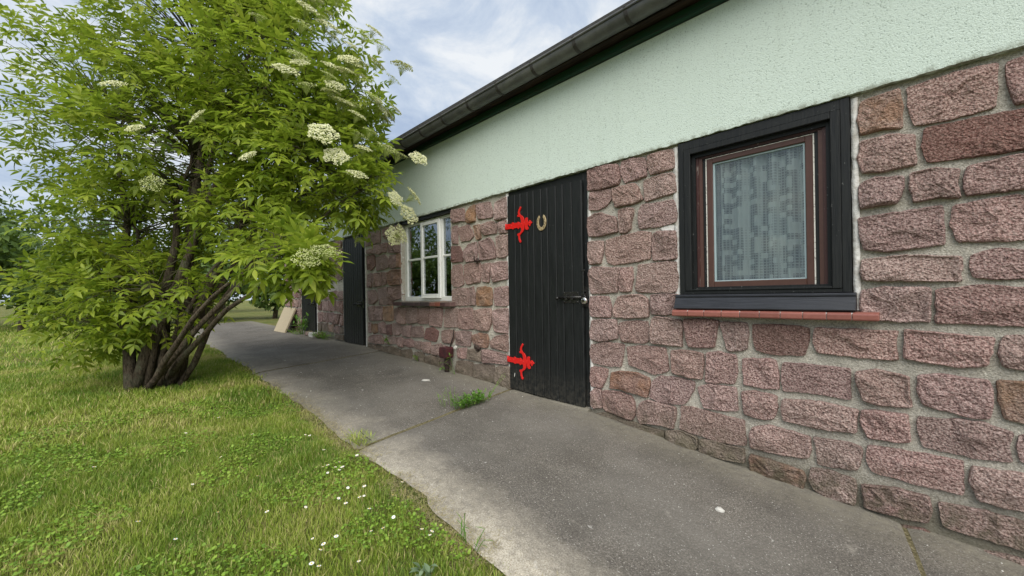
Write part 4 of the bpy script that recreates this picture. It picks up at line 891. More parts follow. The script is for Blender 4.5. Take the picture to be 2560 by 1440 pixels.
# things seen through the panes
mb = MB(); nxp = 60
for i in range(nxp + 1):
    x = WX0 + .17 + (WX1 - WX0 - .34) * i / nxp; y = .115 + .022 * math.sin(i * .62) + .008 * math.sin(i * 1.7)
    for z in (.03, .3, .55, .82): mb.v.append((x, y, z))
for i in range(nxp):
    for j in range(3): k = i * 4 + j; mb.f.append([k, k + 4, k + 5, k + 1])
tag(mb.build('lace_curtain', 'lace', smooth=True), 'white lace net curtain behind the dark framed window', 'curtain')
sh = MB(); sh.box(-4.68, -4.30, .34, .56, .455, .475); sh.box(-4.67, -4.655, .36, .54, .30, .455); sh.box(-4.33, -4.315, .36, .54, .30, .455)
tag(sh.build('shelf', 'pale_wood'), 'small wooden shelf inside behind the left white pane', 'shelf')
def lathe(prof, c, n=14):
    mb = MB()
    for r, z in prof: mb.v += [(c[0] + r * math.cos(2 * PI * k / n), c[1] + r * math.sin(2 * PI * k / n), c[2] + z) for k in range(n)]
    for i in range(len(prof) - 1):
        for k in range(n): mb.f.append([i * n + k, i * n + (k + 1) % n, (i + 1) * n + (k + 1) % n, (i + 1) * n + k])
    mb.f += [list(range(n))[::-1], [(len(prof) - 1) * n + k for k in range(n)]]; return mb
bt = empty('bottle', (-4.50, .42, .4755)); tag(bt, 'pale glass bottle standing on the indoor shelf', 'bottle')
lathe([(.030, 0), (.033, .01), (.033, .09), (.012, .13), (.011, .16)], (-4.50, .42, .4755)).build('bottle_body', 'bottle_glass', bt, smooth=True)
lathe([(.013, 0), (.013, .018)], (-4.50, .42, .636)).build('stopper', 'chip_white', bt)
tb = MB(); tb.box(-4.66, -3.70, .30, .75, -.06, -.03); tb.box(-4.62, -4.58, .34, .38, -.8, -.06); tb.box(-3.78, -3.74, .34, .38, -.8, -.06)
tag(tb.build('workbench', 'grey_wood'), 'workbench inside just below the white window', 'workbench')
mb = MB()
for i in range(13):
    x = -4.255 + .09 * i / 12; mb.v += [(x, .15 + .008 * math.sin(i * 1.3), .30), (x + .02, .15 + .008 * math.sin(i * 1.3), .86)]
mb.v = [(x - (.06 if k % 2 == 0 and i_ > 8 else 0), y, z) for k, (x, y, z) in enumerate(mb.v) for i_ in [k // 2]]
for i in range(12): mb.f.append([2 * i, 2 * i + 2, 2 * i + 3, 2 * i + 1])
tag(mb.build('window_curtain', 'curtain_white', smooth=True), 'narrow gathered curtain inside the middle white pane', 'curtain')

# ------------------------------------------------------------------ small things on the wall
pb = empty('pipe_box', (-3.635, -.05, g(-3.635, -.05))); tag(pb, 'dark red metal box on a rusty pipe stub at the wall foot', 'pipe box')
mb = MB(); mb.prism_y([(-3.722, -.560), (-3.712, -.548), (-3.600, -.546), (-3.590, -.558), (-3.592, -.652), (-3.604, -.664), (-3.708, -.664), (-3.722, -.650)], -.115, -.015); mb.build('box_body', 'box_paint', pb, bevel=.006, seg=2)
mb = MB(); mb.box(-3.712, -3.60, -.121, -.1155, -.65, -.56); mb.build('box_lid', 'box_paint', pb, bevel=.004)
mb = MB(); mb.tube([(-3.655, -.06, -.655), (-3.655, -.06, -.73), (-3.655, -.06, g(-3.655, -.06) - .03)], [.030, .027, .027], 12); mb.tube([(-3.655, -.06, -.715), (-3.655, -.06, -.74)], .036, 12); mb.build('pipe', 'rust_iron', pb, smooth=True)
def hook(x, z, label, s=1.0):
    mb = MB(); mb.tube([(x, .02, z), (x, -.03, z), (x, -.05, z - .005 * s), (x, -.058, z + .012 * s), (x, -.055, z + .04 * s)], [.010 * s, .009 * s, .009 * s, .008 * s, .005 * s], 8)
    mb.tube([(x - .03 * s, -.022, z - .006), (x + .03 * s, -.022, z - .004)], .011 * s, 8); mb.tube([(x, -.016, z + .02 * s), (x, -.02, z - .03 * s)], .012 * s, 8)
    tag(mb.build('wall_hook', 'rust_iron', smooth=True), label, 'hook', 'iron hooks in the stone wall')
hook(-3.165, .352, 'small rusty iron hook in the stones between white window and door')
hook(-3.175, -.520, 'rusty iron peg low in the stones left of the lower red hinge', 1.15)
mb = MB(); mb.tube([(-3.598, -.004, -.36), (-3.605, -.006, -.44), (-3.64, -.008, -.50), (-3.655, -.012, -.555)], .007, 6); tag(mb.build('wall_cable', 'rust_iron', smooth=True), 'short dark cable running down the stones to the red box', 'cable')

# leaning board, rubble
mb = MB()
mb.hexa([(-9.45, -.30, g(-9.45, -.3)), (-8.86, -.26, g(-8.86, -.3)), (-9.45, -.27, g(-9.45, -.3)), (-8.86, -.23, g(-8.86, -.3)), (-9.45, -.10, -.18), (-8.86, -.06, -.20), (-9.45, -.07, -.18), (-8.86, -.03, -.20)])
tag(mb.build('leaning_board', 'pale_wood'), 'pale board leaning on the stones beside the farthest door', 'board')
def lump(name, mat, c, r, label, cat, group=None, seed=0):
    mb = MB().ball((0, 0, 0), 1.0, 12, 8); out = []
    for v in mb.v:
        d = Vector(v); d *= 1 + .35 * noise.noise(d * 1.3 + Vector((seed, 0, 0))) + .12 * noise.noise(d * 4 + Vector((seed, 5, 0)))
        out.append((c[0] + d.x * r[0], c[1] + d.y * r[1], c[2] + max(d.z, -.6) * r[2]))
    mb.v = out; return tag(mb.build(name, mat), label, cat, group)
def on(x, y, z=0): return (x, y, g(x, y) + z)
mb = MB(); x, y = -7.70, -.10; zg = g(x, y)
mb.hexa([(x - .11, y - .05, zg), (x + .12, y - .06, zg), (x - .10, y + .05, zg), (x + .12, y + .05, zg), (x - .11, y - .05, zg + .075), (x + .11, y - .05, zg + .085), (x - .10, y + .04, zg + .08), (x + .11, y + .04, zg + .09)])
tag(mb.build('paving_block', 'chip_white', bevel=.008), 'pale broken block on the path beside the farthest door', 'block')
lump('rubble_stone', 'stone_pink', on(-7.98, -.08, .035), (.10, .07, .05), 'pinkish rubble stone left of the pale broken block', 'stone', None, 3)
lump('rubble_stone', 'stone_rust', on(-7.47, -.07, .03), (.085, .06, .05), 'tan rubble stone right of the pale broken block', 'stone', None, 8)
lump('white_pebble', 'chip_white', (-3.53, -.035, -.545), (.022, .018, .018), 'white pebble stuck in the wall above the red box', 'pebble', None, 4)
lump('mortar_spill', 'chip_white', on(-3.485, -.43, .004), (.045, .035, .006), 'flat whitish mortar spill on the path in front of the red box', 'mortar spill', None, 6)
lump('white_chip', 'chip_white', on(-.72, -.552, .006), (.022, .016, .010), 'white stone chip on the path below the dark framed window', 'stone chip', None, 9)
gm = MB()
for i in range(420):
    x = rnd.uniform(-6, .8); y = -1.5 + 1.45 * rnd.random() ** (.6 if i % 2 else 1.6); s_ = rnd.uniform(.0012, .0036) * (1.6 if i % 9 == 0 else 1); z = g(x, y) + s_ * .3; b_ = len(gm.v); a0 = rnd.uniform(0, 6)
    for k in range(5): q = s_ * rnd.uniform(.7, 1.4); gm.v.append((x + q * math.cos(a0 + k * 1.257), y + q * math.sin(a0 + k * 1.257), z - s_ * .5))
    gm.v.append((x, y, z + s_ * .6)); gm.f += [[b_ + k, b_ + (k + 1) % 5, b_ + 5] for k in range(5)]
tag(gm.build('grit', 'chip_white'), 'pale stone crumbs scattered over the grey path', 'grit', kind='stuff')
# ------------------------------------------------------------------ leaves
def leaflet(L, W, fold=.35, droop=.25):
    st = [(0, 0.02), (.18, .62), (.42, 1.0), (.70, .68), (.88, .28), (1, .0)]
    V = []; 
    for s_, w in st:
        x = L * s_; z = -droop * L * s_ * s_; hw = W * .5 * w
        V += [(x, -hw, z + fold * hw), (x, 0, z), (x, hw, z + fold * hw)]
    Fq = []
    for i in range(len(st) - 1):
        a = i * 3; Fq += [(a, a + 3, a + 4, a + 1), (a + 1, a + 4, a + 5, a + 2)]
    return np.array(V), np.array(Fq)
def compound(seed, pairs=2):
    r = np.random.RandomState(seed); Vs = []; Fs = []; T = []; off = 0
    L0 = .088 * r.uniform(.92, 1.1)
    items = [(.155, 0.0, 1.0)]
    for k in range(pairs):
        x = .145 - .052 * k; items += [(x, r.uniform(.85, 1.15), .92 - .06 * k), (x, -r.uniform(.85, 1.15), .92 - .06 * k)]
    for x, ang, sc in items:
        V, Fq = leaflet(L0 * sc, .034 * sc * r.uniform(.9, 1.1), r.uniform(.2, .5), r.uniform(.1, .45))
        ca, sa = math.cos(ang), math.sin(ang); V = np.stack([V[:, 0] * ca - V[:, 1] * sa, V[:, 0] * sa + V[:, 1] * ca, V[:, 2]], 1)
        rl = r.uniform(-.4, .4); V[:, 2] += V[:, 1] * rl * .3
        V = V + np.array([x, 0, -.35 * x * x]); Vs.append(V); Fs.append(Fq + off); T.append(np.full(len(V), np.clip(r.normal(.5, .13), 0, 1))); off += len(V)
    n = 5; pts = np.array([(x, 0, -.35 * x * x) for x in np.linspace(0, .158, n)]); w = .0016
    V = np.concatenate([pts + (0, -w, 0), pts + (0, w, 0)]); Vs.append(V); Fs.append(np.array([(i, i + 1, n + i + 1, n + i) for i in range(n - 1)]) + off); T.append(np.full(2 * n, .75))
    return np.concatenate(Vs), np.concatenate(Fs), np.concatenate(T)
LV = [compound(s_, 2 if s_ % 3 else 3) for s_ in range(6)]

# ------------------------------------------------------------------ elder bush
BL = [((-4.424, -1.422, 3.163), .588, 1), ((-4.462, -1.462, 2.164), .922, 1), ((-4.115, -1.39, 1.55), .801, 1), ((-3.755, -1.305, 1.13), .635, .9), ((-3.365, -1.118, .898), .338, .85), ((-5.35, -1.949, 2.655), 1.096, 1), ((-5.168, -2.049, 1.488), 1.085, 1), ((-6.142, -2.625, 1.955), 1.078, 1), ((-4.318, -1.744, .74), .50, .7), ((-5.595, -2.49, .774), .724, .8), ((-2.93, -1.66, .25), .13, .8), ((-3.249, -1.789, .30), .30, .75), ((-3.801, -1.065, 1.841), .373, 1), ((-5.043, -1.775, 3.577), .824, 1), ((-4.95, -2.35, .12), .62, .75), ((-5.75, -2.65, .15), .70, .75), ((-5.3, -2.75, -.2), .5, .7)]
FL = [(-3.601, -1.486, 2.405), (-3.615, -1.398, 2.443), (-3.754, -1.168, 2.625), (-3.569, -1.509, 2.181), (-3.585, -1.325, 2.27), (-3.587, -1.281, 2.198), (-3.642, -1.111, 2.224), (-3.4, -1.082, 2.208), (-3.306, -.985, 2.092), (-3.389, -1.568, 1.76), (-3.476, -1.158, 1.971), (-3.4, -1.247, 1.817), (-3.442, -1.105, 1.827), (-3.354, -1.543, 1.591), (-3.346, -1.344, 1.655), (-3.339, -1.369, 1.569), (-3.462, -.978, 1.749), (-3.576, -.809, 1.719), (-3.314, -1.22, 1.509), (-3.225, -1.226, 1.403), (-3.572, -.839, 1.622), (-3.245, -.922, 1.827), (-3.169, -1.485, 1.183), (-3.154, -1.405, 1.047), (-3.101, -.773, 1.161), (-3.151, -1.187, 1.115), (-3.19, -1.144, 1.296), (-3.238, -.984, 1.216), (-3.22, -.896, 1.186), (-2.716, -1.744, .231), (-2.687, -1.665, .266), (-3.145, -.818, .853), (-3.17, -.844, .716), (-3.211, -.887, .568), (-3.251, -.928, .558), (-3.077, -1.275, .902), (-3.418, -1.101, .539), (-3.081, -.999, .802), (-3.627, -1.781, 2.141), (-3.562, -1.931, 1.627), (-3.833, -2.091, 1.37), (-4.193, -2.271, 1.816), (-4.22, -2.464, 1.295), (-3.977, -1.973, 1.03), (-4.259, -2.572, 1.58), (-3.917, -2.187, .7), (-3.491, -1.851, 1.033), (-3.614, -1.692, .718), (-4.332, -2.37, .936), (-4.468, -2.689, 1.031)]
EB = Vector((-5.05, -2.35, g(-5.05, -2.35)))
elder = empty('elder_bush', EB); tag(elder, 'large flowering elder bush leaning over the path', 'bush')
limbs = []
for i, (c, r, sq) in enumerate(BL):
    c = Vector(c); b0 = EB + Vector((rnd.uniform(-.18, .18), rnd.uniform(-.18, .18), -.05))
    m1 = b0.lerp(c, .38) + Vector((0, 0, .28)); m2 = b0.lerp(c, .72) + Vector((rnd.uniform(-.1, .1), rnd.uniform(-.1, .1), .18))
    pts = []
    for k in range(13):
        t_ = k / 12; pts.append(b0 * (1 - t_) ** 3 + m1 * 3 * t_ * (1 - t_) ** 2 + m2 * 3 * t_ * t_ * (1 - t_) + c * t_ ** 3 + Vector((noise.noise((t_ * 5, i, 0)), noise.noise((t_ * 5, i, 9)), 0)) * .05 * (0 < k < 12))
    limbs.append(pts); R0 = .05 if r > .7 else .03
    MB().tube(pts, [R0 * (1 - .8 * k / 12) for k in range(13)], 8).build('stem', 'bark', elder, smooth=True)
tips = []
DENS = 235
for bi, (c, r, sq) in enumerate(BL):
    c = Vector(c); n = max(26, int(DENS * r * r))
    if bi in (5, 6, 7, 9, 13, 14, 15, 16): n = int(n * .72)
    if bi == 10: n = 20
    for _ in range(n):
        d = Vector((rnd.gauss(0, 1), rnd.gauss(0, 1), rnd.gauss(0, 1))).normalized()
        rr = r * (rnd.uniform(.25, 1) ** .42) * (1 + .16 * noise.noise(d * 2.6 + Vector((bi * 3, 0, 0)))) * .93
        p = c + Vector((d.x * rr, d.y * rr, d.z * rr * sq)); tips.append((p, (d + Vector((0, 0, .25))).normalized(), bi, c))
tw = MB(); LM = []
def add_leaf(p, d, up, s_, tint):
    x = d.normalized(); z = (up - x * up.dot(x)); z = z.normalized() if z.length > .05 else x.orthogonal().normalized(); y = z.cross(x)
    LM.append((p, x, y, z, s_, tint, rnd.randrange(6)))
for p, d, bi, c in tips:
    src = min(limbs[bi][6:], key=lambda q: (q - p).length); mid = src.lerp(p, .5) + Vector((rnd.uniform(-.05, .05), rnd.uniform(-.05, .05), rnd.uniform(0, .08)))
    if rnd.random() < .75: tw.tube([src, mid, p], [.0065, .0045, .002], 4, False)
    ax = (p - mid).normalized() * .6 + d * .6; ax.normalize(); side = ax.orthogonal().normalized(); side = Quaternion(ax, rnd.uniform(0, 6.28)) @ side
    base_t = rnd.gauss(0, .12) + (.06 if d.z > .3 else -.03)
    for k in range(5 if bi != 10 else 6):
        q = p - ax * (.055 * (k // 2)); sd2 = Quaternion(ax, (k % 2) * PI + (k // 2) * 1.4 + rnd.uniform(-.4, .4)) @ side
        dr = (ax * rnd.uniform(.35, .9) + sd2 * 1.0 + Vector((0, 0, rnd.uniform(-.25, .15)))) if k else (ax + Vector((0, 0, -.1)))
        up = Vector((0, 0, 1)) + ax * .35 + Vector((rnd.uniform(-.35, .35), rnd.uniform(-.35, .35), 0))
        add_leaf(q, dr, up, rnd.uniform(.72, 1.12), base_t + rnd.gauss(0, .06))
# single largest-looking leaves as objects of their own, the rest as the crown
def cam_size(l):
    v = l[0] - CAM; dep = v.dot(Fv); u = v.dot(Rv) / dep; w = v.z / dep
    if dep < .5 or not (-.56 < u < 0.0 and -.2 < w < .75): return 99
    return dep
LM.sort(key=cam_size)
leafme = []
for i, (V, Fq, T) in enumerate(LV): leafme.append(np_mesh('leaf', V, Fq, 'elder_leaf', T))
for (p, x, y, z, s_, tint, vi) in LM[:300]:
    o = bpy.data.objects.new('leaf', leafme[vi]); C.objects.link(o); o.parent = elder
    o.matrix_basis = Matrix.Translation(p - EB) @ Matrix(((x.x, y.x, z.x, 0), (x.y, y.y, z.y, 0), (x.z, y.z, z.z, 0), (0, 0, 0, 1))) @ Matrix.Scale(s_, 4)
Vs = []; Fs = []; Ts = []; off = 0
for (p, x, y, z, s_, tint, vi) in LM[300:]:
    V, Fq, T = LV[vi]; Rm = np.array([[x.x, x.y, x.z], [y.x, y.y, y.z], [z.x, z.y, z.z]])
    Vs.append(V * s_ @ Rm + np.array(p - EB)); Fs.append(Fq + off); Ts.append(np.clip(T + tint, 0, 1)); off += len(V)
o = np_obj('crown', np_mesh('crown', np.concatenate(Vs), np.concatenate(Fs), 'elder_leaf', np.concatenate(Ts)), elder, EB); tag(o, kind='stuff')
tag(tw.build('twigs', 'twig', elder, org=EB), kind='stuff')
# flat flower heads
def umbel(seed, open_):
    r = np.random.RandomState(seed); Vs = []; Fs = []; T = []; off = 0; n = 520 if open_ else 330
    for i in range(n):
        rad = .082 * math.sqrt(r.uniform(0, 1)); a = r.uniform(0, 6.283); lob = 1 + .12 * math.sin(5 * a + seed)
        x, y = rad * lob * math.cos(a), rad * lob * math.sin(a); z = .045 - 2.6 * rad * rad + r.normal(0, .003); s_ = r.uniform(.0038, .0060) * (1 if open_ else .65)
        a0 = r.uniform(0, 6.28); tl = r.normal(0, .35, 2)
        V = np.array([(s_ * math.cos(a0 + k * 1.2566), s_ * math.sin(a0 + k * 1.2566), s_ * (tl[0] * math.cos(k * 1.26) + tl[1] * math.sin(k * 1.26))) for k in range(5)]) + (x, y, z)
        Vs.append(V); Fs.append(np.array([[0, 1, 2, 3, 4]]) + off); T.append(np.full(5, np.clip(r.normal(.66 if open_ else .25, .16), 0, 1))); off += 5
    V = np.concatenate(Vs); F5 = np.concatenate(Fs)
    # rays under the florets as thin pentagon-strips
    st = []; 
    for k in range(34):
        a = k * 2.4; rad = .075 * math.sqrt((k + .5) / 34); tip = np.array((rad * math.cos(a), rad * math.sin(a), .040 - 2.6 * rad * rad)); b0 = np.array((0, 0, -.05)); md = tip * np.array((.55, .55, 0)) + np.array((0, 0, .012))
        sd_ = np.array((-math.sin(a), math.cos(a), 0)) * .0011
        Vv = np.array([b0 - sd_, md - sd_, tip, md + sd_, b0 + sd_]); st.append(Vv)
    S = np.concatenate(st); Fs2 = np.arange(len(S)).reshape(-1, 5) + len(V)
    tt = np.concatenate(T + [np.full(len(S), .05)])
    return np_mesh('flower_cluster', np.concatenate([V, S]), np.concatenate([F5, Fs2]), 'floret', tt)
UM = [umbel(1, True), umbel(2, True), umbel(3, False), umbel(4, False)]
BIG = {22: 1.25, 23: 1.05, 24: .95, 29: 1.0, 31: 1.1, 33: 1.1, 34: 1.0}
FL = [(i, Vector(p)) for i, p in enumerate(FL)] + [(50 + i * 2, Vector(p) + Vector((rnd.uniform(-.06, .03), rnd.uniform(-.12, .12), rnd.uniform(-.14, .14)))) for i, p in enumerate(FL[:22])]
for i, p in FL:
    if 50 > i >= 38 and i % 2: continue
    p = Vector(p); near = min(BL, key=lambda b_: (Vector(b_[0]) - p).length / b_[1]); d = (p - Vector(near[0])).normalized()
    greenish = i in (2, 7, 8, 12, 21, 26, 27, 29, 30, 36) or i % 5 == 3 and i not in BIG
    up = (d * .75 + Vector((0, 0, .8)) + (CAM - p).normalized() * (.45 if i in (22, 23, 29) else .35 if i in (31, 32, 33, 34, 37) else -.05) + Vector((rnd.uniform(-.3, .3), rnd.uniform(-.3, .3), 0))).normalized()
    if i == 24: up = Vector((.75, -.1, .5)).normalized()
    q = up.to_track_quat('Z', 'Y'); sc = BIG.get(i, rnd.uniform(.75, 1.15))
    p = p + d * .05
    o = bpy.data.objects.new('flower_cluster', UM[(2 + i % 2) if greenish else i % 2]); C.objects.link(o); o.parent = elder
    o.matrix_basis = Matrix.Translation(p - EB) @ q.to_matrix().to_4x4() @ Matrix.Rotation(rnd.uniform(0, 6.28), 4, 'Z') @ Matrix.Scale(sc, 4)

# ------------------------------------------------------------------ lawn
pe = np.array([path_edge(x) for x in np.arange(-14, 6, .02)])
def pedge(x): return np.interp(x, np.arange(-14, 6, .02), pe)
def blades(n, x0, x1, y0, y1, h, w, seg, creep=.05, seed=0, filt=None):
    r = np.random.RandomState(seed); x = r.uniform(x0, x1, n); y = r.uniform(y0, y1, n)
    lim = pedge(x) + creep * r.normal(.25, .75, n) + .05 * np.array([noise.noise((a * 4.3, 7.7, 1.0)) for a in x])
    pn = np.array([noise.noise((a * 1.9, b * 1.9, 4.0)) for a, b in zip(x, y)]); pf = np.array([noise.noise((a * 7, b * 7, 14.0)) for a, b in zip(x, y)])
    near = np.clip((pedge(x) - y) / .12, 0, 1)       # thin, dry margin
    keep = (y < lim) & (r.uniform(0, 1, n) < .5 + .5 * near)
    x, y, pn, pf, near = x[keep], y[keep], pn[keep], pf[keep], near[keep]; n = len(x)
    hh = h * r.uniform(.40, 1.15, n) * (1 + .55 * pf + .35 * pn) * (.6 + .4 * near); ww = w * r.uniform(.6, 1.3, n)
    az = r.uniform(0, 2 * PI, n); ln = np.abs(r.normal(.45, .35, n)) * hh; la = az + r.normal(0, .6, n)
    z = g_np(x, y) - .026; c = np.cos(az + PI / 2) * ww / 2; s_ = np.sin(az + PI / 2) * ww / 2
    dx, dy = np.cos(la) * ln, np.sin(la) * ln
    tint = np.clip(np.where(pn > 0, .34, .42) - .55 * pn + .32 * pf + r.normal(0, .16, n) + .25 * (1 - near), 0, 1); dry = r.uniform(0, 1, n) < (.12 + .15 * (1 - near)); tint[dry] = r.uniform(.8, 1, dry.sum())
    if seg == 2:
        V = np.stack([np.stack([x - c, y - s_, z], 1), np.stack([x + c, y + s_, z], 1), np.stack([x + dx * .35 - c * .8, y + dy * .35 - s_ * .8, z + hh * .6], 1), np.stack([x + dx * .35 + c * .8, y + dy * .35 + s_ * .8, z + hh * .6], 1), np.stack([x + dx, y + dy, z + hh], 1)], 1).reshape(-1, 3)
        b_ = np.arange(n)[:, None] * 5; Fq = np.concatenate([b_ + [0, 1, 3], b_ + [0, 3, 2], b_ + [2, 3, 4]]); T = np.repeat(tint, 5)
    else:
        V = np.stack([np.stack([x - c, y - s_, z], 1), np.stack([x + c, y + s_, z], 1), np.stack([x + dx, y + dy, z + hh], 1)], 1).reshape(-1, 3); Fq = np.arange(3 * n).reshape(-1, 3); T = np.repeat(tint, 3)
    return V, Fq, T
parts = [blades(175000, -3.6, -.5, -3.3, -1.45, .038, .0030, 2, .06, 1), blades(95000, -7.5, -3.6, -4.6, -1.45, .05, .006, 2, .07, 2), blades(90000, -20, -7.5, -10, -1.45, .06, .016, 1, .08, 3), blades(12000, -.5, 1.5, -3.3, -1.45, .046, .004, 2, .06, 5)]
Vs = []; Fs = []; Ts = []; off = 0
for V, Fq, T in parts: Vs.append(V); Fs.append(Fq + off); Ts.append(T); off += len(V)
tag(np_obj('lawn_grass', np_mesh('lawn_grass', np.concatenate(Vs), np.concatenate(Fs), 'grass', np.concatenate(Ts))), 'short patchy green and dry lawn grass beside the path', 'grass', kind='stuff')
# thatch: dry blades lying flat along the edge of the path
n = 9000; x = nrs.uniform(-4.5, -.4, n); y = pedge(x) + nrs.normal(-.02, .05, n) * 1.0; a = nrs.uniform(0, 6.28, n); L = nrs.uniform(.012, .045, n); z = g_np(x, y) + .004 - .016 * (y < pedge(x))
keep = np.array([noise.noise((q * 3.1, 2, 2)) for q in x]) > -.15; x, y, a, L, z = x[keep], y[keep], a[keep], L[keep], z[keep]; n = len(x)
cx_, sx_ = np.cos(a), np.sin(a); w = .0011
V = np.stack([np.stack([x - sx_ * w, y + cx_ * w, z], 1), np.stack([x + sx_ * w, y - cx_ * w, z], 1), np.stack([x + cx_ * L, y + sx_ * L, z + nrs.uniform(0, .008, n)], 1)], 1).reshape(-1, 3)
tag(np_obj('dry_clippings', np_mesh('dry_clippings', V, np.arange(3 * n).reshape(-1, 3), 'dry_grass', np.repeat(nrs.uniform(0, 1, n), 3))), 'dry straw coloured clippings along the lawn edge', 'clippings', kind='stuff')
# clover and small round leaves in drifts
n = 34000; x = nrs.uniform(-4.2, -.8, n); y = nrs.uniform(-3.2, -1.58, n); pn = np.array([noise.noise((p_ * 2.6, q * 2.6, 21.0)) for p_, q in zip(x, y)])
keep = (pn > .02) & (y < pedge(x) - .04); x, y, pn = x[keep], y[keep], pn[keep]; n = len(x)
z = g_np(x, y) + nrs.uniform(-.01, .016, n); R_ = nrs.uniform(.003, .0075, n); nn = nrs.normal(0, .35, (n, 2)); a0 = nrs.uniform(0, 6.28, n)
V = np.stack([np.stack([x + R_ * np.cos(a0 + k * PI / 3), y + R_ * np.sin(a0 + k * PI / 3), z + R_ * (nn[:, 0] * math.cos(k * PI / 3) + nn[:, 1] * math.sin(k * PI / 3))], 1) for k in range(6)], 1).reshape(-1, 3)
tag(np_obj('clover', np_mesh('clover', V, np.arange(6 * n).reshape(-1, 6), 'clover', np.repeat(np.clip(nrs.normal(.45, .22, n), 0, 1), 6))), 'low round clover leaves spread in drifts through the lawn', 'clover', kind='stuff')
# daisies
DZ = [(-2.783, -1.754), (-2.764, -1.735), (-2.492, -1.743), (-2.278, -1.638), (-2.241, -1.75), (-2.268, -1.826), (-2.272, -1.8), (-2.219, -1.779), (-2.193, -1.749), (-2.18, -1.76), (-2.177, -1.775), (-2.053, -1.814), (-1.929, -1.751), (-1.966, -1.816), (-1.852, -1.809), (-1.837, -1.794), (-1.884, -1.891), (-1.85, -1.873), (-1.918, -2.02), (-1.719, -1.823), (-1.599, -1.772), (-1.573, -1.832), (-1.59, -1.875), (-1.46, -1.72), (-1.43, -1.692), (-1.42, -1.708), (-1.636, -1.996), (-1.639, -2.043), (-1.607, -2.065), (-1.466, -1.98), (-1.556, -2.113), (-1.538, -2.094), (-1.837, -1.60), (-1.69, -1.651), (-1.756, -1.693), (-1.684, -2.068), (-2.167, -1.838)]
DZ += [(-2.0, -2.15), (-2.15, -2.3), (-2.4, -2.1), (-2.5, -2.35), (-2.75, -2.2), (-2.3, -2.55), (-3.0, -2.0), (-3.3, -2.3), (-2.05, -2.45), (-3.5, -2.1), (-2.65, -2.6), (-3.1, -2.7), (-3.8, -2.5)]
pm = MB()
for k in range(13):
    a = 2 * PI * k / 13; b_ = len(pm.v); ca, sa = math.cos(a), math.sin(a); w = .0022
    pm.v += [(ca * .003 + sa * w * .5, sa * .003 - ca * w * .5, 0), (ca * .003 - sa * w * .5, sa * .003 + ca * w * .5, 0), (ca * .0085 - sa * w, sa * .0085 + ca * w, .0008), (ca * .0115, sa * .0115, .0004), (ca * .0085 + sa * w, sa * .0085 - ca * w, .0008)]
    pm.f.append([b_, b_ + 4, b_ + 3, b_ + 2, b_ + 1])
pme = pm.mesh('petals', 'petal'); cme = MB().ball((0, 0, .0008), (.0036, .0036, .0024), 8, 5).mesh('flower_centre', 'flower_centre', True); sme = MB().tube([(0, 0, -.045), (.003, .002, -.02), (0, 0, 0)], .0009, 4).mesh('stalk', 'weed')
at = sme.attributes.new('tint', 'FLOAT', 'POINT'); at.data.foreach_set('value', [.4] * len(sme.vertices))
for di, (x, y) in enumerate(DZ):
    zt = g(x, y) - .022 + rnd.uniform(.042, .058); d = empty('daisy', (x, y, zt)); tag(d, 'one of the two daisies farthest along the lawn edge' if di < 2 else 'one of the seven daisies clustered in the lawn facing the weed clump' if 4 <= di <= 10 else 'one of three daisies close to the grey green leaf rosette' if 23 <= di <= 25 else 'lone daisy right at the sandy path edge' if di == 32 else 'single small white daisy scattered in the open lawn', 'daisy', 'daisies in the lawn')
    d.rotation_euler = (rnd.uniform(-.35, .35) + .15, rnd.uniform(-.35, .35), rnd.uniform(0, 6)); d.scale = (1,) * 3; s_ = rnd.uniform(.55, .85); d.scale = (s_, s_, 1)
    for nm, me in (('petals', pme), ('flower_centre', cme), ('stalk', sme)):
        o = bpy.data.objects.new(nm, me); C.objects.link(o); o.parent = d

# ------------------------------------------------------------------ weeds
def plant(name, stems, label, cat, mat='weed', seed=0, leafL=.03, leafW=.012, lp=6, rad=.0016, flowers=None, leaf_from=.15, tint=.5):
    r = np.random.RandomState(seed); Vs = []; Fs = []; T = []; off = 0
    for (p0, p1, bend) in stems:
        p0 = np.array(p0, float); p1 = np.array(p1, float); mid = (p0 + p1) / 2 + np.array(bend); ts_ = np.linspace(0, 1, 8)
        pts = np.array([p0 * (1 - t_) ** 2 + mid * 2 * t_ * (1 - t_) + p1 * t_ * t_ for t_ in ts_])
        for ax in (np.array((rad, 0, 0)), np.array((0, rad, 0))):
            V = np.concatenate([pts - ax, pts + ax]); Vs.append(V); Fs.append(np.array([(i, i + 1, 8 + i + 1, 8 + i) for i in range(7)]) + off); T.append(np.full(16, tint)); off += 16
        for k in range(lp):
            t_ = leaf_from + (1 - leaf_from) * (k + r.uniform(0, 1)) / lp; t_ = min(t_, 1); q = p0 * (1 - t_) ** 2 + mid * 2 * t_ * (1 - t_) + p1 * t_ * t_
            V, Fq = leaflet(leafL * r.uniform(.6, 1.2), leafW * r.uniform(.7, 1.2), .3, r.uniform(0, .5)); a = r.uniform(0, 6.28); el = r.uniform(.1, 1.1)
            x = np.array((math.cos(a) * math.cos(el), math.sin(a) * math.cos(el), math.sin(el))); y = np.array((-math.sin(a), math.cos(a), 0)); z = np.cross(x, y)
            V = V @ np.stack([x, y, z]) + q; Vs.append(V); Fs.append(Fq + off); T.append(np.full(len(V), np.clip(r.normal(tint, .18), 0, 1))); off += len(V)
    V = np.concatenate(Vs); o_ = np.array((V[:, 0].mean(), V[:, 1].mean(), V[:, 2].min()))
    return tag(np_obj(name, np_mesh(name, V - o_, np.concatenate(Fs), mat, np.concatenate(T)), None, o_), label, cat)
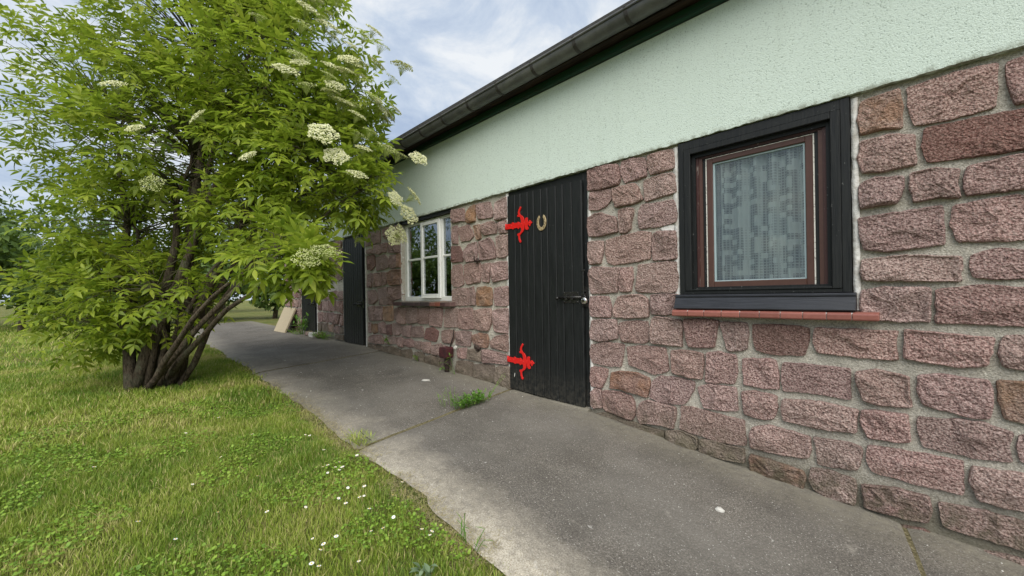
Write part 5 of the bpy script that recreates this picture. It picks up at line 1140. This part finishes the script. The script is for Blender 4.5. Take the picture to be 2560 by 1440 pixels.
def clump(c, n, spread, h, seed, dirx=(0, 0)):
    r = np.random.RandomState(seed); S = []
    for _ in range(n):
        a = r.uniform(0, 6.28); q = spread * math.sqrt(r.uniform(0, 1)); x = c[0] + dirx[0] * r.uniform(-1, 1) + .3 * q * math.cos(a); y = c[1] + dirx[1] * r.uniform(-1, 1) + .3 * q * math.sin(a)
        S.append(((x, y, g(x, y) - .004), (x + q * math.cos(a), y + q * math.sin(a), g(x, y) + h * r.uniform(.4, 1.1)), (0, 0, h * .35)))
    return S
plant('joint_weed', clump((-2.60, -.56), 75, .06, .085, 1, (.03, -.16)), 'green weed clump growing from the crack across the path', 'weed', seed=1, leafL=.026, leafW=.012, lp=9, rad=.001)
plant('wispy_weed', clump((-2.70, -.70), 18, .08, .14, 2, (.05, -.05)), 'thin wispy weed left of the green clump on the path', 'weed', seed=2, leafL=.014, leafW=.005, lp=8, rad=.0008, tint=.75)
plant('tall_stalk', [((-2.62, -.40, g(-2.6, -.4)), (-2.72, -.07, -.735), (-.02, .05, .03)), ((-2.64, -.33, g(-2.6, -.3)), (-2.74, -.06, -.715), (0, .0, .05)), ((-2.62, -.36, g(-2.6, -.3)), (-2.66, -.22, -.77), (0, 0, .03))], 'long thin seed stalks bending from the crack towards the wall', 'weed', seed=3, leafL=.02, leafW=.006, lp=6, rad=.0014, leaf_from=.05, tint=.72)
plant('pipe_weed', [((-3.50, -.07, g(-3.5, -.07)), (-3.53, -.12, -.60), (.01, 0, .03)), ((-3.50, -.07, g(-3.5, -.07)), (-3.60, -.16, -.70), (0, 0, .08)), ((-3.50, -.07, g(-3.5, -.07)), (-3.62, -.18, -.78), (0, 0, .06))], 'leafy green weed standing beside the red pipe box', 'weed', seed=4, leafL=.055, leafW=.017, lp=3, leaf_from=.6, tint=.6)
plant('wall_weed', [((-5.02, -.01, -.64), (-5.02 + dx, -.07 - abs(dx) * .3, -.64 + dz), (0, -.02, .02)) for dx, dz in ((-.06, .10), (.0, .13), (.05, .09), (-.03, .06), (.08, .05), (.03, .11))], 'small bright weed rooted in the wall left of the brick sill', 'weed', seed=5, leafL=.05, leafW=.018, lp=4, leaf_from=.4, tint=.65)
plant('seedling', [((-4.31, -.02, g(-4.3, 0) - .01), (-4.31 + dx, -.06, g(-4.3, 0) + dz), (0, 0, .01)) for dx, dz in ((-.03, .055), (.02, .07), (.04, .04), (0, .085))], 'tiny lime green seedling at the wall foot under the brick sill', 'weed', seed=6, leafL=.035, leafW=.022, lp=3, leaf_from=.5, tint=.95)
plant('door_weed', clump((-8.30, -.10), 12, .14, .34, 7), 'tall leafy weed in front of the farthest door', 'weed', seed=7, leafL=.12, leafW=.035, lp=4, rad=.003, tint=.6)
plant('rubble_weed', clump((-7.35, -.09), 70, .14, .11, 8, (.26, 0)), 'low grassy weeds growing around the rubble by the stones', 'weed', seed=8, leafL=.05, leafW=.012, lp=4, tint=.7)
plant('rubble_weed', clump((-8.55, -.16), 34, .12, .07, 18, (.3, 0)), 'thin weeds along the foot of the leaning board', 'weed', seed=18, leafL=.04, leafW=.01, lp=3, tint=.8)
plant('grass_tuft', clump((-2.50, -1.53), 46, .075, .055, 9, (.07, 0)), 'tuft of grass at the lawn end of the path crack', 'grass tuft', 'grass', seed=9, leafL=.05, leafW=.004, lp=3, rad=.001)
plant('edge_blades', [((-1.34 + dx, -1.60, g(-1.3, -1.6) - .01), (-1.345 + dx * 1.5, -1.60 + dy, g(-1.3, -1.6) + h), (0, 0, .01)) for dx, dy, h in ((0, .01, .10), (.015, -.01, .07), (-.02, .02, .06), (.07, .03, .075), (.085, .01, .05))], 'few tall green grass blades at the lawn edge near the camera', 'grass tuft', seed=10, leafL=.05, leafW=.005, lp=3, rad=.0018)
plant('leaf_rosette', [((-1.28, -1.82, g(-1.28, -1.82) - .02), (-1.28 + .028 * math.cos(a), -1.82 + .028 * math.sin(a), g(-1.28, -1.82) + .006 + .008 * (k % 3)), (0, 0, .012)) for k, a in enumerate([i * .8 for i in range(9)])], 'grey green leaf rosette at the bottom edge of the lawn', 'rosette', 'grey_leaf', seed=11, leafL=.034, leafW=.018, lp=2, leaf_from=.6)
mb = MB(); mb.tube([(-2.55, -1.50, g(-2.55, -1.5) + .05), (-2.51, -1.48, g(-2.5, -1.48) + .02), (-2.47, -1.465, g(-2.47, -1.46) + .006)], .0022, 5)
tag(mb.build('twig_stick', 'twig', smooth=True), 'thin dark twig lying across the end of the path crack', 'twig')

# ------------------------------------------------------------------ garden beyond (left of the photograph and in the window reflection)
def far_tree(name, x, y, h, r, label, seed, trunk=True, flat=1.0, group='trees at the far side of the garden', cat='tree', n=5200):
    q = random.Random(seed); base = Vector((x, y, g(x, y))); t_ = empty(name, base); tag(t_, label, cat, group)
    mb = MB(); top = base + Vector((q.uniform(-.3, .3), q.uniform(-.3, .3), h * .72)); mb.tube([base - Vector((0, 0, .1)), base.lerp(top, .5) + Vector((.1, 0, 0)), top], [.16 * h / 5, .10 * h / 5, .03], 8)
    for k in range(7): a = q.uniform(0, 6.28); s_ = base.lerp(top, q.uniform(.35, .9)); mb.tube([s_, s_ + Vector((math.cos(a) * r * .35, math.sin(a) * r * .35, .5)), s_ + Vector((math.cos(a) * r * .75, math.sin(a) * r * .75, .9))], [.05, .035, .01], 5)
    mb.build('trunk', 'bark', t_, smooth=True)
    rs = np.random.RandomState(seed); cl = []
    for _ in range(26): d = rs.normal(0, 1, 3); d /= np.linalg.norm(d); rr = rs.uniform(.3, 1) ** .5; cl.append((np.array((0, 0, h * .62)) + d * rr * np.array((r, r, h * .40 * flat)), rs.uniform(.28, .5) * r))
    P = []; N_ = n // 26
    for c, cr_ in cl: d = rs.normal(0, 1, (N_, 3)); d /= np.linalg.norm(d, axis=1)[:, None]; P.append(c + d * cr_ * rs.uniform(.5, 1.05, (N_, 1)))
    P = np.concatenate(P); P = P[P[:, 2] > .12]; m = len(P); sz = rs.uniform(.05, .13, (m, 1)); a = rs.normal(0, 1, (m, 3)); a /= np.linalg.norm(a, axis=1)[:, None]; b_ = np.cross(a, rs.normal(0, 1, (m, 3))); b_ /= np.linalg.norm(b_, axis=1)[:, None]
    V = np.stack([P - a * sz, P - b_ * sz * .5, P + a * sz, P + b_ * sz * .5], 1).reshape(-1, 3)
    np_obj('crown', np_mesh('crown', V, np.arange(4 * m).reshape(-1, 4), 'far_leaf', np.repeat(np.clip(rs.normal(.45, .22, m), 0, 1), 4)), t_, base)
far_tree('garden_tree', -17.5, -6.2, 3.7, 1.7, 'rounded dark green tree farthest left in the garden', 1)
far_tree('garden_tree', -20.5, -9.5, 4.5, 2.0, 'tallest tree behind the rounded dark green tree', 2)
far_tree('garden_tree', -23.0, -3.2, 4.2, 2.2, 'broad tree standing beyond the end of the path', 3)
far_tree('garden_tree', -15.0, -11.5, 3.8, 1.9, 'spreading tree reflected in the white framed window', 4)
far_tree('garden_tree', -24.0, 1.0, 5.4, 2.4, 'tree behind the far gable of the outbuilding', 5)
for i, (x, y) in enumerate(((-14.5, -2.6), (-15.4, -4.3), (-16.0, -7.6), (-14.8, -.9), (-17.5, -10.5), (-14.3, .9))):
    far_tree('garden_shrub', x, y, 1.9 + .25 * (i % 3), 1.15, ['leafy shrub straight at the end of the path', 'leafy shrub just left of the path end', 'shrub in front of the tallest tree', 'shrub beside the far gable of the outbuilding', 'shrub between the two reflected trees', 'shrub tucked behind the far gable'][i], 20 + i, True, 1.0, 'shrubs closing the garden', 'shrub', 3600)
